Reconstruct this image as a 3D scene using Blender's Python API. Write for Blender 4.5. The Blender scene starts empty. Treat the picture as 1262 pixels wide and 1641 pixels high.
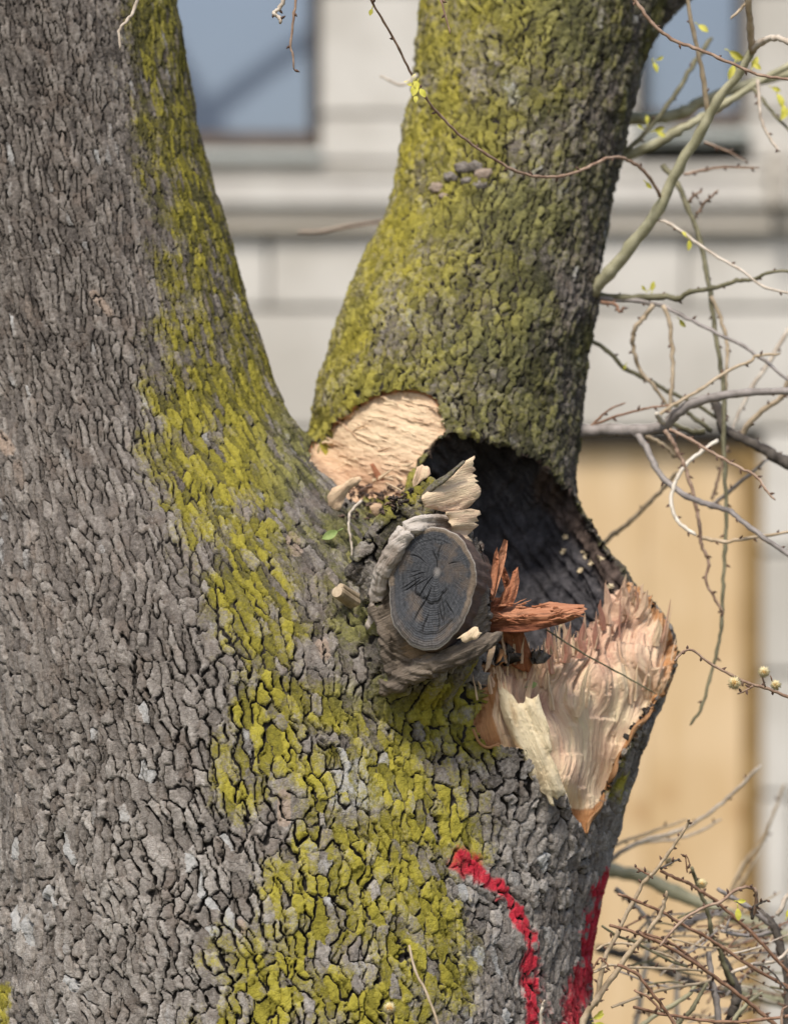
import bpy, bmesh, math, random, time
import numpy as np
from mathutils import Vector, Matrix
from mathutils.geometry import delaunay_2d_cdt
T0 = time.time()
rng = np.random.default_rng(7)
random.seed(7)
scene = bpy.context.scene

# ------------------------------------------------------------------ camera, sky, sun, exposure
D, ZC, W_PX, H_PX = 7.0, 2.3, 1262.0, 1641.0
cam_d = bpy.data.cameras.new('camera')
cam = bpy.data.objects.new('camera', cam_d)
scene.collection.objects.link(cam)
cam.location = (0, -D, ZC)
cam.rotation_euler = (math.radians(90), 0, 0)
cam_d.sensor_fit = 'VERTICAL'
cam_d.sensor_height = 24.0
cam_d.lens = 24.0 * D / (H_PX / 1000)
cam_d.clip_start, cam_d.clip_end = 0.1, 500
cam_d.dof.use_dof = True
cam_d.dof.focus_distance = 6.60
cam_d.dof.aperture_fstop = 1.9
scene.camera = cam

SUN_EL, SUN_AZ = math.radians(54), math.radians(-14)     # azimuth measured from the camera side (-Y), negative to the left
sd = Vector((math.sin(SUN_AZ) * math.cos(SUN_EL), -math.cos(SUN_AZ) * math.cos(SUN_EL), math.sin(SUN_EL)))
world = bpy.data.worlds.new('World')
scene.world = world
world.use_nodes = True
wn = world.node_tree
sky = wn.nodes.new('ShaderNodeTexSky')
sky.sky_type = 'NISHITA'
sky.sun_disc = False
sky.sun_elevation = SUN_EL
sky.sun_rotation = math.atan2(sd.x, sd.y)
sky.air_density, sky.dust_density, sky.ozone_density = 1.0, 2.5, 1.0
wn.links.new(sky.outputs[0], wn.nodes['Background'].inputs[0])
wn.nodes['Background'].inputs[1].default_value = 0.125
sun_d = bpy.data.lights.new('sun', 'SUN')
sun_d.energy = 2.8
sun_d.angle = math.radians(12)
sun_d.color = (1.0, 0.955, 0.88)
sun = bpy.data.objects.new('sun', sun_d)
scene.collection.objects.link(sun)
sun.rotation_euler = (-sd).to_track_quat('-Z', 'Y').to_euler()
scene.view_settings.view_transform = 'Standard'
scene.view_settings.look = 'None'
scene.view_settings.gamma = 1.0
scene.view_settings.exposure = 0.42
scene.view_settings.use_curve_mapping = False

# ------------------------------------------------------------------ helpers
def P(x, y, Y=0.0):
    "a point at real depth Y, sized so that 1 unit of the sketch is 1 mm on the tree's plane"
    s = (D + Y) / D / 1000.0
    return Vector(((x - 631) * s, Y, ZC + (820.5 - y) * s))

def to_px(p):
    s = 1000.0 * D / (D + p[:, 1])
    return 631 + p[:, 0] * s, 820.5 - (p[:, 2] - ZC) * s

def mesh_np(name, v, f, mat=None, parent=None, smooth=True, attrs=None, normals=None):
    me = bpy.data.meshes.new(name)
    v = np.asarray(v, np.float32); f = np.asarray(f, np.int32)
    n, k = f.shape
    me.vertices.add(len(v)); me.vertices.foreach_set('co', v.ravel())
    me.loops.add(n * k); me.loops.foreach_set('vertex_index', f.ravel())
    me.polygons.add(n); me.polygons.foreach_set('loop_start', np.arange(0, n * k, k, dtype=np.int32))
    if smooth: me.polygons.foreach_set('use_smooth', np.ones(n, bool))
    if attrs:
        for a, d in attrs.items():
            me.attributes.new(a, 'FLOAT', 'POINT').data.foreach_set('value', np.asarray(d, np.float32))
    me.update(calc_edges=True)
    if normals is not None: me.normals_split_custom_set_from_vertices(np.ascontiguousarray(normals, np.float32))
    o = bpy.data.objects.new(name, me)
    scene.collection.objects.link(o)
    if mat: me.materials.append(mat)
    if parent: o.parent = parent
    return o

def mesh_py(name, v, f, mat=None, parent=None, smooth=True, attrs=None):
    me = bpy.data.meshes.new(name)
    me.from_pydata([tuple(p) for p in v], [], f)
    if smooth:
        for p in me.polygons: p.use_smooth = True
    if attrs:
        for a, d in attrs.items():
            me.attributes.new(a, 'FLOAT', 'POINT').data.foreach_set('value', np.asarray(d, np.float32))
    o = bpy.data.objects.new(name, me)
    scene.collection.objects.link(o)
    if mat: me.materials.append(mat)
    if parent: o.parent = parent
    return o

def tag(o, label=None, cat=None, group=None, kind=None):
    if label: o['label'] = label
    if cat: o['category'] = cat
    if group: o['group'] = group
    if kind: o['kind'] = kind
    return o

def empty(name, loc=(0, 0, 0)):
    o = bpy.data.objects.new(name, None)
    scene.collection.objects.link(o)
    o.location = loc
    return o

def sstep(a, b, x):
    t = np.clip((x - a) / (b - a), 0, 1)
    return t * t * (3 - 2 * t)

_TAB = rng.random(1 << 17).astype(np.float32)
_PR = [73856093, 19349663, 83492791, 49979687, 86028121]
def hash01(*ks):
    h = np.int64(0)
    for k, m in zip(ks, _PR):
        h = (h ^ (k * np.int64(m)))
    h = h ^ (h >> np.int64(15))
    h = h * np.int64(2654435761)
    return _TAB[(h >> np.int64(13)) & np.int64(0x1FFFF)]

from concurrent.futures import ThreadPoolExecutor
_POOL = ThreadPoolExecutor(4)
def pmap(fn, p, n=12000):
    "run fn over points in blocks on all cores"
    if len(p) <= n: return fn(p)
    o = np.argsort(p[:, 2], kind='stable')
    parts = list(_POOL.map(fn, [p[i] for i in np.array_split(o, len(p) // n + 1)]))
    inv = np.empty(len(o), np.int64); inv[o] = np.arange(len(o))
    def cat(xs):
        if isinstance(xs[0], dict): return {k: cat([x[k] for x in xs]) for k in xs[0]}
        if isinstance(xs[0], tuple): return tuple(cat(list(x)) for x in zip(*xs))
        return np.concatenate(xs)[inv]
    return cat(parts)

def vnoise(p, seed=0):
    "value noise, -1..1, for points (N,2) or (N,3)"
    i = np.floor(p).astype(np.int64); f = (p - i).astype(np.float32)
    w = f * f * f * (f * (f * 6 - 15) + 10)
    n = p.shape[1]; out = np.zeros(len(p), np.float32)
    for c in range(1 << n):
        wt = np.ones(len(p), np.float32); ks = []
        for a in range(n):
            b = (c >> a) & 1
            wt *= w[:, a] if b else 1 - w[:, a]
            ks.append(i[:, a] + b)
        out += wt * hash01(*ks, np.int64(seed * 7919 + 13))
    return out * 2 - 1

def fbm(p, oct=3, seed=0, gain=0.5):
    o = 0; a = 1.0; t = 0
    for k in range(oct):
        o = o + a * vnoise(p * (2.03 ** k) + 17.3 * k, seed + k); t += a; a *= gain
    return o / t

def sd_poly(px, py, poly):
    poly = np.asarray(poly, np.float32); n = len(poly)
    d = np.full(px.shape, 1e18, np.float32); inside = np.zeros(px.shape, bool)
    for i in range(n):
        a, b = poly[i], poly[(i + 1) % n]
        e = b - a; wx, wy = px - a[0], py - a[1]
        t = np.clip((wx * e[0] + wy * e[1]) / (e @ e), 0, 1)
        d = np.minimum(d, (wx - t * e[0]) ** 2 + (wy - t * e[1]) ** 2)
        c = ((a[1] <= py) != (b[1] <= py))
        with np.errstate(divide='ignore', invalid='ignore'):
            xi = a[0] + (py - a[1]) * e[0] / (e[1] if e[1] != 0 else 1e-9)
        inside ^= c & (px < xi)
    d = np.sqrt(d)
    return np.where(inside, -d, d)

def d_line(px, py, pts):
    "distance to a polyline"
    d = np.full(px.shape, 1e9, np.float32)
    for (ax, ay), (bx, by) in zip(pts[:-1], pts[1:]):
        ex, ey = bx - ax, by - ay
        t = np.clip(((px - ax) * ex + (py - ay) * ey) / (ex * ex + ey * ey), 0, 1)
        d = np.minimum(d, np.hypot(px - ax - t * ex, py - ay - t * ey))
    return d

def catmull(pts, sub):
    pts = [np.asarray(p, float) for p in pts]
    if len(pts) < 3:
        return [pts[0] + (pts[-1] - pts[0]) * t for t in np.linspace(0, 1, sub + 1)]
    q = [2 * pts[0] - pts[1]] + pts + [2 * pts[-1] - pts[-2]]
    out = []
    for i in range(1, len(q) - 2):
        a, b, c, d = q[i - 1:i + 3]
        for s in range(sub):
            t = s / sub
            out.append(0.5 * (2 * b + (c - a) * t + (2 * a - 5 * b + 4 * c - d) * t * t + (3 * b - a - 3 * c + d) * t ** 3))
    out.append(pts[-1])
    return out

# ------------------------------------------------------------------ node helpers
class NT:
    def __init__(s, name):
        s.m = bpy.data.materials.new(name); s.m.use_nodes = True
        s.t = s.m.node_tree; s.b = s.t.nodes['Principled BSDF']
        s.tc = s.t.nodes.new('ShaderNodeTexCoord')
        s.b.inputs['Specular IOR Level'].default_value = 0.25
    def n(s, typ, **kw):
        nd = s.t.nodes.new(typ)
        for k, v in kw.items(): setattr(nd, k, v)
        return nd
    def put(s, inp, v):
        if isinstance(v, bpy.types.NodeSocket): s.t.links.new(v, inp)
        elif isinstance(v, tuple) and len(v) == 3 and inp.type == 'RGBA': inp.default_value = (*v, 1)
        else: inp.default_value = v
    def attr(s, a): return s.n('ShaderNodeAttribute', attribute_name=a).outputs['Fac']
    def noise(s, scale, detail=3, rough=0.55, vec=None, out='Fac', stretch=None):
        nd = s.n('ShaderNodeTexNoise'); nd.inputs['Scale'].default_value = scale
        nd.inputs['Detail'].default_value = detail; nd.inputs['Roughness'].default_value = rough
        v = vec or s.tc.outputs['Object']
        if stretch:
            mp = s.n('ShaderNodeMapping'); mp.inputs['Scale'].default_value = stretch[0]; mp.inputs['Rotation'].default_value = stretch[1]
            s.t.links.new(v, mp.inputs[0]); v = mp.outputs[0]
        s.t.links.new(v, nd.inputs['Vector']); return nd.outputs[out]
    def voro(s, scale, feature='F1', out='Distance', vec=None):
        nd = s.n('ShaderNodeTexVoronoi', feature=feature); nd.inputs['Scale'].default_value = scale
        s.t.links.new(vec or s.tc.outputs['Object'], nd.inputs['Vector']); return nd.outputs[out]
    def math(s, op, a, b=0.0, c=None, clamp=False):
        nd = s.n('ShaderNodeMath', operation=op, use_clamp=clamp)
        s.put(nd.inputs[0], a); s.put(nd.inputs[1], b)
        if c is not None: s.put(nd.inputs[2], c)
        return nd.outputs[0]
    def ramp(s, fac, stops):
        nd = s.n('ShaderNodeValToRGB'); r = nd.color_ramp
        while len(r.elements) < len(stops): r.elements.new(0.5)
        for e, (p, c) in zip(r.elements, stops): e.position = p; e.color = (*c, 1)
        s.put(nd.inputs[0], fac); return nd.outputs[0]
    def step(s, x, a, b):
        nd = s.n('ShaderNodeMapRange', interpolation_type='SMOOTHSTEP')
        s.put(nd.inputs[0], x); nd.inputs[1].default_value = a; nd.inputs[2].default_value = b
        return nd.outputs[0]
    def mix(s, f, a, b, mode='MIX'):
        nd = s.n('ShaderNodeMix', data_type='RGBA', blend_type=mode)
        s.put(nd.inputs[0], f); s.put(nd.inputs[6], a); s.put(nd.inputs[7], b); return nd.outputs[2]
    def bump(s, h, strength=0.5, dist=0.001, normal=None):
        nd = s.n('ShaderNodeBump'); nd.inputs['Strength'].default_value = strength; nd.inputs['Distance'].default_value = dist
        s.put(nd.inputs['Height'], h)
        if normal: s.put(nd.inputs['Normal'], normal)
        return nd.outputs[0]
    def done(s, col, rough=0.8, normal=None):
        s.put(s.b.inputs['Base Color'], col); s.put(s.b.inputs['Roughness'], rough)
        if normal: s.put(s.b.inputs['Normal'], normal)
        return s.m

def mat_bark():
    t = NT('bark')
    plate, prof, lich, pale, paint, olive, tan = (t.attr(a) for a in ('plate', 'prof', 'lichen', 'pale', 'paint', 'olive', 'tan'))
    n1 = t.noise(170, 7, 0.72); n2 = t.noise(28, 3); n3 = t.noise(620, 3, 0.75)
    nst = t.noise(90, 4, 0.6, stretch=((1, 1, 0.25), (0, 0, 0)))
    tone = t.math('ADD', t.math('MULTIPLY', plate, 0.20), t.math('ADD', t.math('MULTIPLY', n1, 0.66), t.math('MULTIPLY', nst, 0.35)))
    col = t.ramp(tone, [(0.40, (0.060, 0.050, 0.043)), (0.57, (0.155, 0.133, 0.114)), (0.72, (0.270, 0.240, 0.210)), (0.90, (0.47, 0.43, 0.385))])
    col = t.mix(t.math('MULTIPLY', t.step(n2, 0.5, 0.7), 0.35), col, (0.17, 0.125, 0.095))
    col = t.mix(t.math('MULTIPLY', t.step(t.math('ADD', pale, t.math('MULTIPLY', n1, 0.5)), 0.9, 1.25), 0.85), col, t.mix(n3, (0.33, 0.32, 0.30), (0.55, 0.54, 0.52)))
    col = t.mix(t.math('MULTIPLY', t.step(t.math('ADD', tan, t.math('MULTIPLY', n1, 0.4)), 0.8, 1.2), 0.9), col, t.mix(n1, (0.20, 0.135, 0.098), (0.47, 0.375, 0.295)))
    crack = t.mix(n1, (0.022, 0.019, 0.017), (0.050, 0.042, 0.036))
    col = t.mix(t.step(prof, 0.30, 0.58), crack, col)
    col = t.mix(t.math('MULTIPLY', t.math('MULTIPLY', t.step(n3, 0.56, 0.72), t.step(prof, .5, .8)), 0.30), col, (0.40, 0.375, 0.345))
    # yellow-green crust lichen and, on the upright stem, an olive film of moss
    lm = t.math('ADD', lich, t.math('MULTIPLY', t.math('SUBTRACT', t.noise(110, 8, 0.85), 0.5), 2.0))
    lcol = t.ramp(t.math('ADD', t.math('MULTIPLY', n1, 0.7), t.math('MULTIPLY', plate, 0.35)),
                  [(0.25, (0.078, 0.070, 0.024)), (0.48, (0.205, 0.177, 0.024)), (0.76, (0.36, 0.308, 0.044))])
    lcol = t.mix(t.math('MULTIPLY', t.step(n3, 0.62, 0.8), 0.4), lcol, (0.10, 0.10, 0.06))
    ocol = t.ramp(t.math('ADD', t.math('MULTIPLY', n1, 0.7), t.math('MULTIPLY', plate, 0.35)),
                  [(0.28, (0.040, 0.038, 0.018)), (0.5, (0.125, 0.118, 0.044)), (0.78, (0.27, 0.25, 0.085))])
    lcol = t.mix(olive, lcol, ocol)
    col = t.mix(t.math('MULTIPLY', t.step(lm, 0.25, 0.85), t.step(prof, 0.25, 0.6)), col, lcol)
    pm = t.math('ADD', paint, t.math('ADD', t.math('MULTIPLY', t.math('SUBTRACT', n1, 0.5), 1.1), t.math('MULTIPLY', t.math('SUBTRACT', t.noise(60, 3), 0.5), 0.9)))
    col = t.mix(t.math('MULTIPLY', t.step(pm, 0.20, 1.05), t.step(prof, 0.3, 0.62)), col, t.mix(n1, (0.44, 0.016, 0.034), (0.60, 0.038, 0.060)))
    h = t.math('ADD', t.math('MULTIPLY', n1, 1.0), t.math('ADD', t.math('MULTIPLY', n3, 0.45), t.math('MULTIPLY', t.step(t.voro(130, 'DISTANCE_TO_EDGE'), 0.0, 0.12), 0.30)))
    return t.done(col, 0.92, t.bump(h, 0.9, 0.0021))

BARK = mat_bark()

# ------------------------------------------------------------------ the tree's solid form
def chain(rows, sub=3):
    "rows of (x, y, Y, radius): centre on the sketch, depth in metres, radius in mm on the tree's plane"
    pts = []
    for x, y, Y, r in rows:
        p = P(x, y, Y); pts.append((p.x, p.y, p.z, r / 1000.0 * (D + Y) / D))
    return np.array(catmull(pts, sub), np.float32)

def slices(rows):
    "rows of (y, left edge, right edge, Y of the axis): horizontal slices of an upright stem"
    out = []
    for y, l, r, Y in rows:
        p = P((l + r) / 2, y, Y); out.append((p.z, p.x, p.y, (r - l) / 2000.0 * (D + Y) / D))
    out = np.array(sorted(catmull(out, 4), key=lambda t: t[0]))
    return out

CH_A = slices([(4300, -420, 1300, 0.02), (3400, -220, 1080, 0.02), (2500, -130, 980, 0.02), (1900, -85, 945, 0.02), (1641, -75, 930, 0.02), (1350, -75, 880, 0.03), (1100, -78, 800, 0.03),
               (1000, -82, 750, 0.04), (900, -86, 675, 0.06), (800, -92, 580, 0.09), (740, -95, 522, 0.10), (690, -100, 480, 0.11), (620, -105, 441, 0.12), (500, -118, 402, 0.14), (400, -130, 373, 0.155),
               (280, -145, 336, 0.17), (150, -165, 309, 0.19), (0, -190, 284, 0.21), (-400, -250, 200, 0.26), (-900, -420, 0, 0.30), (-1700, -820, -480, 0.4), (-2600, -1220, -950, 0.5), (-3300, -1380, -1180, 0.5)])
CH_B = slices([(2500, 150, 900, 0.03), (1800, 190, 925, 0.03), (1641, 205, 935, 0.03), (1540, 230, 944, 0.03), (1450, 270, 959, 0.03), (1340, 320, 984, 0.03), (1240, 370, 1018, 0.03), (1150, 410, 1052, 0.03),
               (1075, 440, 1076, 0.04), (1005, 460, 1072, 0.06), (925, 485, 1005, 0.10), (860, 502, 960, 0.14), (795, 508, 925, 0.18), (720, 500, 926, 0.21), (650, 505, 931, 0.23), (600, 515, 938, 0.24),
               (500, 546, 954, 0.27), (400, 590, 968, 0.30), (300, 631, 985, 0.33), (120, 661, 1024, 0.38), (0, 676, 1050, 0.42), (-150, 690, 1050, 0.46), (-700, 760, 1070, 0.6), (-1600, 870, 1090, 0.8), (-2600, 940, 1090, 0.9)])
CH_C = chain([(900, 60, 0.44, 110), (985, -40, 0.46, 105), (1085, -120, 0.47, 95), (1180, -330, 0.5, 85), (1300, -700, 0.55, 70), (1400, -1500, 0.6, 50)])
LIMBS = [chain([(-480, -1350, 0.3, 85), (-560, -1700, 0.3, 80), (-330, -1920, 0.3, 75), (0, -2160, 0.3, 70), (400, -2480, 0.3, 55)]),
         chain([(930, -700, 0.6, 90), (700, -1500, 0.5, 70), (400, -2300, 0.4, 55), (200, -2700, 0.3, 35)])]

def sd_slices(p, ch):
    z = p[:, 2]
    cx = np.interp(z, ch[:, 0], ch[:, 1]); cy = np.interp(z, ch[:, 0], ch[:, 2]); r = np.interp(z, ch[:, 0], ch[:, 3])
    return ((np.hypot(p[:, 0] - cx, p[:, 1] - cy) - r) * 0.88).astype(np.float32)

def sd_chain(p, ch):
    d = np.full(len(p), 1e9, np.float32)
    for a, b in zip(ch[:-1], ch[1:]):
        e = b[:3] - a[:3]
        w = p - a[:3]
        t = np.clip((w @ e) / (e @ e), 0, 1)
        d = np.minimum(d, np.sqrt(((w - t[:, None] * e) ** 2).sum(1)) - (a[3] + t * (b[3] - a[3])))
    return d

def smin(a, b, k):
    h = np.clip(0.5 + 0.5 * (b - a) / k, 0, 1)
    return b + (a - b) * h - k * h * (1 - h)

C_COL = np.array(P(684, 955, -0.335)); R_COL = np.array((0.100, 0.075, 0.150), np.float32)

CALLUS = [chain([(598, 1000, -.36, 6), (603, 955, -.39, 10), (612, 918, -.41, 13), (626, 884, -.425, 15), (646, 856, -.43, 14), (672, 838, -.42, 12), (702, 832, -.40, 11), (726, 840, -.38, 9), (742, 858, -.36, 7)]),
          chain([(600, 955, -.385, 6), (608, 990, -.39, 8), (615, 1025, -.395, 9), (622, 1060, -.39, 10), (630, 1090, -.375, 9)]),
          chain([(618, 1104, -.37, 10), (645, 1091, -.39, 14), (676, 1075, -.405, 18), (708, 1058, -.41, 18), (740, 1045, -.405, 16), (768, 1034, -.395, 13), (790, 1024, -.385, 10), (799, 1019, -.375, 7)])]
RIDGE = chain([(568, 915, -.35, 12), (596, 866, -.37, 15), (628, 826, -.375, 16), (660, 798, -.365, 14), (688, 776, -.345, 9)])

def sd_bark(p):
    a = sd_slices(p, CH_A); b = sd_slices(p, CH_B)
    d = smin(a, b, 0.05)
    d = smin(d, sd_chain(p, CH_C), 0.06)
    q = (p - C_COL) / R_COL
    k = np.sqrt((q * q).sum(1))
    d = smin(d, (k - 1) * 0.11, 0.07)
    px, py = to_px(p)
    m = (px > 520) & (px < 850) & (py > 720) & (py < 1160) & (p[:, 1] < -0.2)
    if m.any():
        q = p[m]; dm = smin(d[m], sd_chain(q, RIDGE), 0.03)
        for c in CALLUS: dm = smin(dm, sd_chain(q, c), 0.016)
        d = d.copy(); d[m] = dm
    return d

CAV = [(655, 735), (690, 702), (722, 690), (770, 707), (832, 722), (868, 745), (895, 775), (930, 806), (962, 846), (992, 888), (1012, 922), (1004, 945), (975, 962),
       (962, 985), (950, 1008), (905, 1024), (870, 1058), (832, 1048), (803, 1035), (784, 1000), (774, 985), (766, 900), (745, 850), (705, 800), (668, 775)]
TORN = [(968, 950), (1003, 915), (1040, 948), (1066, 988), (1090, 1005), (1090, 1080), (1056, 1122), (1022, 1165), (992, 1222), (968, 1280), (936, 1338), (918, 1306),
        (903, 1275), (875, 1240), (840, 1205), (800, 1195), (776, 1198), (757, 1166), (772, 1120), (770, 1082), (790, 1050), (830, 1040), (868, 1052), (900, 1015), (945, 1000), (955, 975)]
PATCH = [(494, 722), (508, 700), (530, 684), (560, 660), (600, 634), (640, 624), (680, 628), (700, 640), (708, 665), (714, 690), (694, 715), (668, 736), (655, 765), (640, 800), (560, 800), (515, 756), (498, 736)]
C_CAV = np.array(P(838, 892, -0.10)); R_CAV = np.array((0.205, 0.275, 0.265), np.float32)
# depth of the torn face, from a few known points
TORN_PTS = np.array([(930, 1325, -.145), (890, 1240, -.212), (985, 1240, -.090), (1010, 1180, -.085), (1050, 1120, -.030), (1080, 1040, .030), (1050, 970, .035), (1000, 925, .045),
                     (965, 980, -.010), (940, 1010, -.070), (900, 1030, -.140), (870, 1060, -.185), (820, 1060, -.225), (790, 1110, -.250), (770, 1170, -.265), (850, 1180, -.240),
                     (950, 1100, -.130), (1000, 1060, -.060), (900, 1130, -.185), (1000, 1000, .005)], np.float32)

def torn_Y(px, py):
    w = 1.0 / (((px[:, None] - TORN_PTS[:, 0]) ** 2 + (py[:, None] - TORN_PTS[:, 1]) ** 2) + 500.0) ** 1.5
    return (w * TORN_PTS[:, 2]).sum(1) / w.sum(1)

def carve(p, d, want=False):
    px, py = to_px(p)
    near = (px > 480) & (px < 1110) & (py > 600) & (py < 1360) & (p[:, 1] < 0.5)
    lab = np.zeros(len(p), np.int8)
    if near.any():
        q = p[near]; x = px[near]; y = py[near]; dn = d[near]
        jag = 5.0 * vnoise(np.stack([x / 9, y / 9], 1), 3) + 4 * vnoise(np.stack([x / 28, y / 28], 1), 4)
        a = (q - C_CAV) / R_CAV
        kk = np.sqrt((a * a).sum(1))
        vc = np.maximum((sd_poly(x, y, CAV) + 0.8 * jag) / 1000, (kk - 1) * 0.22)
        ang = np.arctan2(x - 915, 1800 - y) * 700
        up = sstep(1120, 1060, y)
        tooth = up * (26 * (hash01(np.floor(ang / 11 + 0.3 * jag / 9).astype(np.int64), np.int64(71)) - 0.4) + 14 * (hash01(np.floor(ang / 4.5).astype(np.int64), np.int64(72)) - 0.5))
        vw = np.maximum((sd_poly(x, y + tooth, TORN) + 0.35 * jag) / 1000, (q[:, 1] - torn_Y(x, y)) * 0.8)
        vu = np.maximum((sd_poly(x, y, PATCH) + 0.7 * jag) / 1000, -(dn + 0.011))
        vu = np.where(q[:, 1] < 0.12, vu, 1)
        lim = np.maximum(dn, np.maximum(-vc, np.maximum(-vw, -vu)))
        l = np.zeros(len(q), np.int8)
        l = np.where(-vu > dn + 0.002, 3, l)
        l = np.where((-vw > dn + 0.002) & (-vw >= -vc), 2, l)
        l = np.where((-vc > dn + 0.002) & (-vc > -vw), 1, l)
        lab[near] = l
        d = d.copy(); d[near] = lim
    return (d, lab) if want else d

def sdf(p):
    return carve(p, sd_bark(p))

def surface_nets(lo, hi, h, fn):
    lo = np.array(lo); hi = np.array(hi)
    n = np.ceil((hi - lo) / h / 4).astype(int) * 4 + 1
    nc = (n - 1) // 4 + 1
    gx = [lo[i] + np.arange(nc[i]) * h * 4 for i in range(3)]
    G = np.stack(np.meshgrid(*gx, indexing='ij'), -1).reshape(-1, 3).astype(np.float32)
    Fc = pmap(fn, G).reshape(nc)
    idx = [np.clip((np.arange(n[i]) + 2) // 4, 0, nc[i] - 1) for i in range(3)]
    F = Fc[np.ix_(*idx)].astype(np.float32)
    m = np.abs(F) < h * 6.0
    ii = np.argwhere(m)
    F[m] = pmap(fn, (lo + ii * h).astype(np.float32))
    S = F < 0
    c = np.zeros(np.array(F.shape) - 1, np.int8)
    for a in (0, 1):
        for b in (0, 1):
            for e in (0, 1):
                c += S[a:S.shape[0] - 1 + a, b:S.shape[1] - 1 + b, e:S.shape[2] - 1 + e]
    act = (c > 0) & (c < 8)
    vid = np.full(act.shape, -1, np.int64)
    cells = np.argwhere(act); vid[act] = np.arange(len(cells))
    V = (lo + (cells + 0.5) * h).astype(np.float32)
    Q = []
    for ax in range(3):
        o1, o2 = [(1, 2), (2, 0), (0, 1)][ax]
        s0 = [slice(None)] * 3; s1 = [slice(None)] * 3
        s0[ax] = slice(0, -1); s1[ax] = slice(1, None)
        A, B = S[tuple(s0)], S[tuple(s1)]
        e = np.argwhere(A != B)
        ok = (e[:, o1] > 0) & (e[:, o2] > 0) & (e[:, o1] < S.shape[o1] - 1) & (e[:, o2] < S.shape[o2] - 1)
        e = e[ok]
        sgn = A[tuple(e.T)]
        def g(d1, d2):
            t = e.copy(); t[:, o1] += d1; t[:, o2] += d2
            return vid[tuple(t.T)]
        q = np.stack([g(-1, -1), g(0, -1), g(0, 0), g(-1, 0)], 1)
        q[~sgn] = q[~sgn][:, ::-1]
        Q.append(q)
    Q = np.concatenate(Q)
    return V, Q[(Q >= 0).all(1)]

def grad(p, fn, e=0.0008):
    d = fn(p); g = np.empty_like(p)
    for a in range(3):
        q = p.copy(); q[:, a] += e
        g[:, a] = (fn(q) - d) / e
    return d, g

def project(p, fn, it, maxstep):
    return pmap(lambda q: project_(q, fn, it, maxstep), p)

def project_(p, fn, it, maxstep):
    for _ in range(it):
        d, g = grad(p, fn)
        gg = np.maximum((g * g).sum(1), 0.2)
        s = np.clip(d / np.sqrt(gg), -maxstep, maxstep)
        p = p - (s / np.sqrt(gg))[:, None] * g
    return p.astype(np.float32)

def subdivide(V, Q):
    E = np.sort(np.concatenate([Q[:, [0, 1]], Q[:, [1, 2]], Q[:, [2, 3]], Q[:, [3, 0]]]), 1)
    key = E[:, 0] * len(V) + E[:, 1]
    u, first, inv = np.unique(key, return_index=True, return_inverse=True)
    ev = (V[E[first, 0]] + V[E[first, 1]]) * 0.5
    n = len(Q); e = inv.reshape(4, n).T + len(V)
    fc = V[Q].mean(1); f = np.arange(n) + len(V) + len(ev)
    V2 = np.concatenate([V, ev, fc]).astype(np.float32)
    Q2 = np.concatenate([np.stack([Q[:, i], e[:, i], f, e[:, (i - 1) % 4]], 1) for i in range(4)])
    return V2, Q2

def compact(V, Q):
    u, inv = np.unique(Q, return_inverse=True)
    return V[u], inv.reshape(Q.shape), u

def fnorm(V, Q):
    n = np.cross(V[Q[:, 2]] - V[Q[:, 0]], V[Q[:, 3]] - V[Q[:, 1]])
    return n / np.maximum(np.linalg.norm(n, axis=1), 1e-12)[:, None]

def vnorm(V, Q):
    n = np.cross(V[Q[:, 2]] - V[Q[:, 0]], V[Q[:, 3]] - V[Q[:, 1]])
    out = np.zeros_like(V)
    for a in range(3):
        for k in range(Q.shape[1]):
            out[:, a] += np.bincount(Q[:, k], n[:, a], len(V))
    return out / np.maximum(np.linalg.norm(out, axis=1), 1e-12)[:, None]

Z_LO, Z_HI = 1.47, 3.26
H0 = 0.0096
V, Q = surface_nets((-0.95, -0.68, Z_LO), (0.80, 0.80, Z_HI), H0, sdf)
V = project(V, sdf, 3, 0.006)
FN = fnorm(V, Q)
mid = V[Q].mean(1)
front = (FN[:, 1] < 0.22) & (mid[:, 1] < 0.62) & (mid[:, 0] > -0.76)
Vb, Qb, _ = compact(V, Q[~front])
V, Q, _ = compact(V, Q[front])
for lev in range(2):
    V, Q = subdivide(V, Q)
    V = project(V, sdf, 2 if lev == 0 else 1, 0.004)
print('tree mesh', len(V), len(Q), round(time.time() - T0, 1))

# ------------------------------------------------------------------ bark relief
def axis_at(ch, z):
    return [np.interp(z, ch[:, 0], ch[:, i]) for i in (1, 2, 3)]

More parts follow.
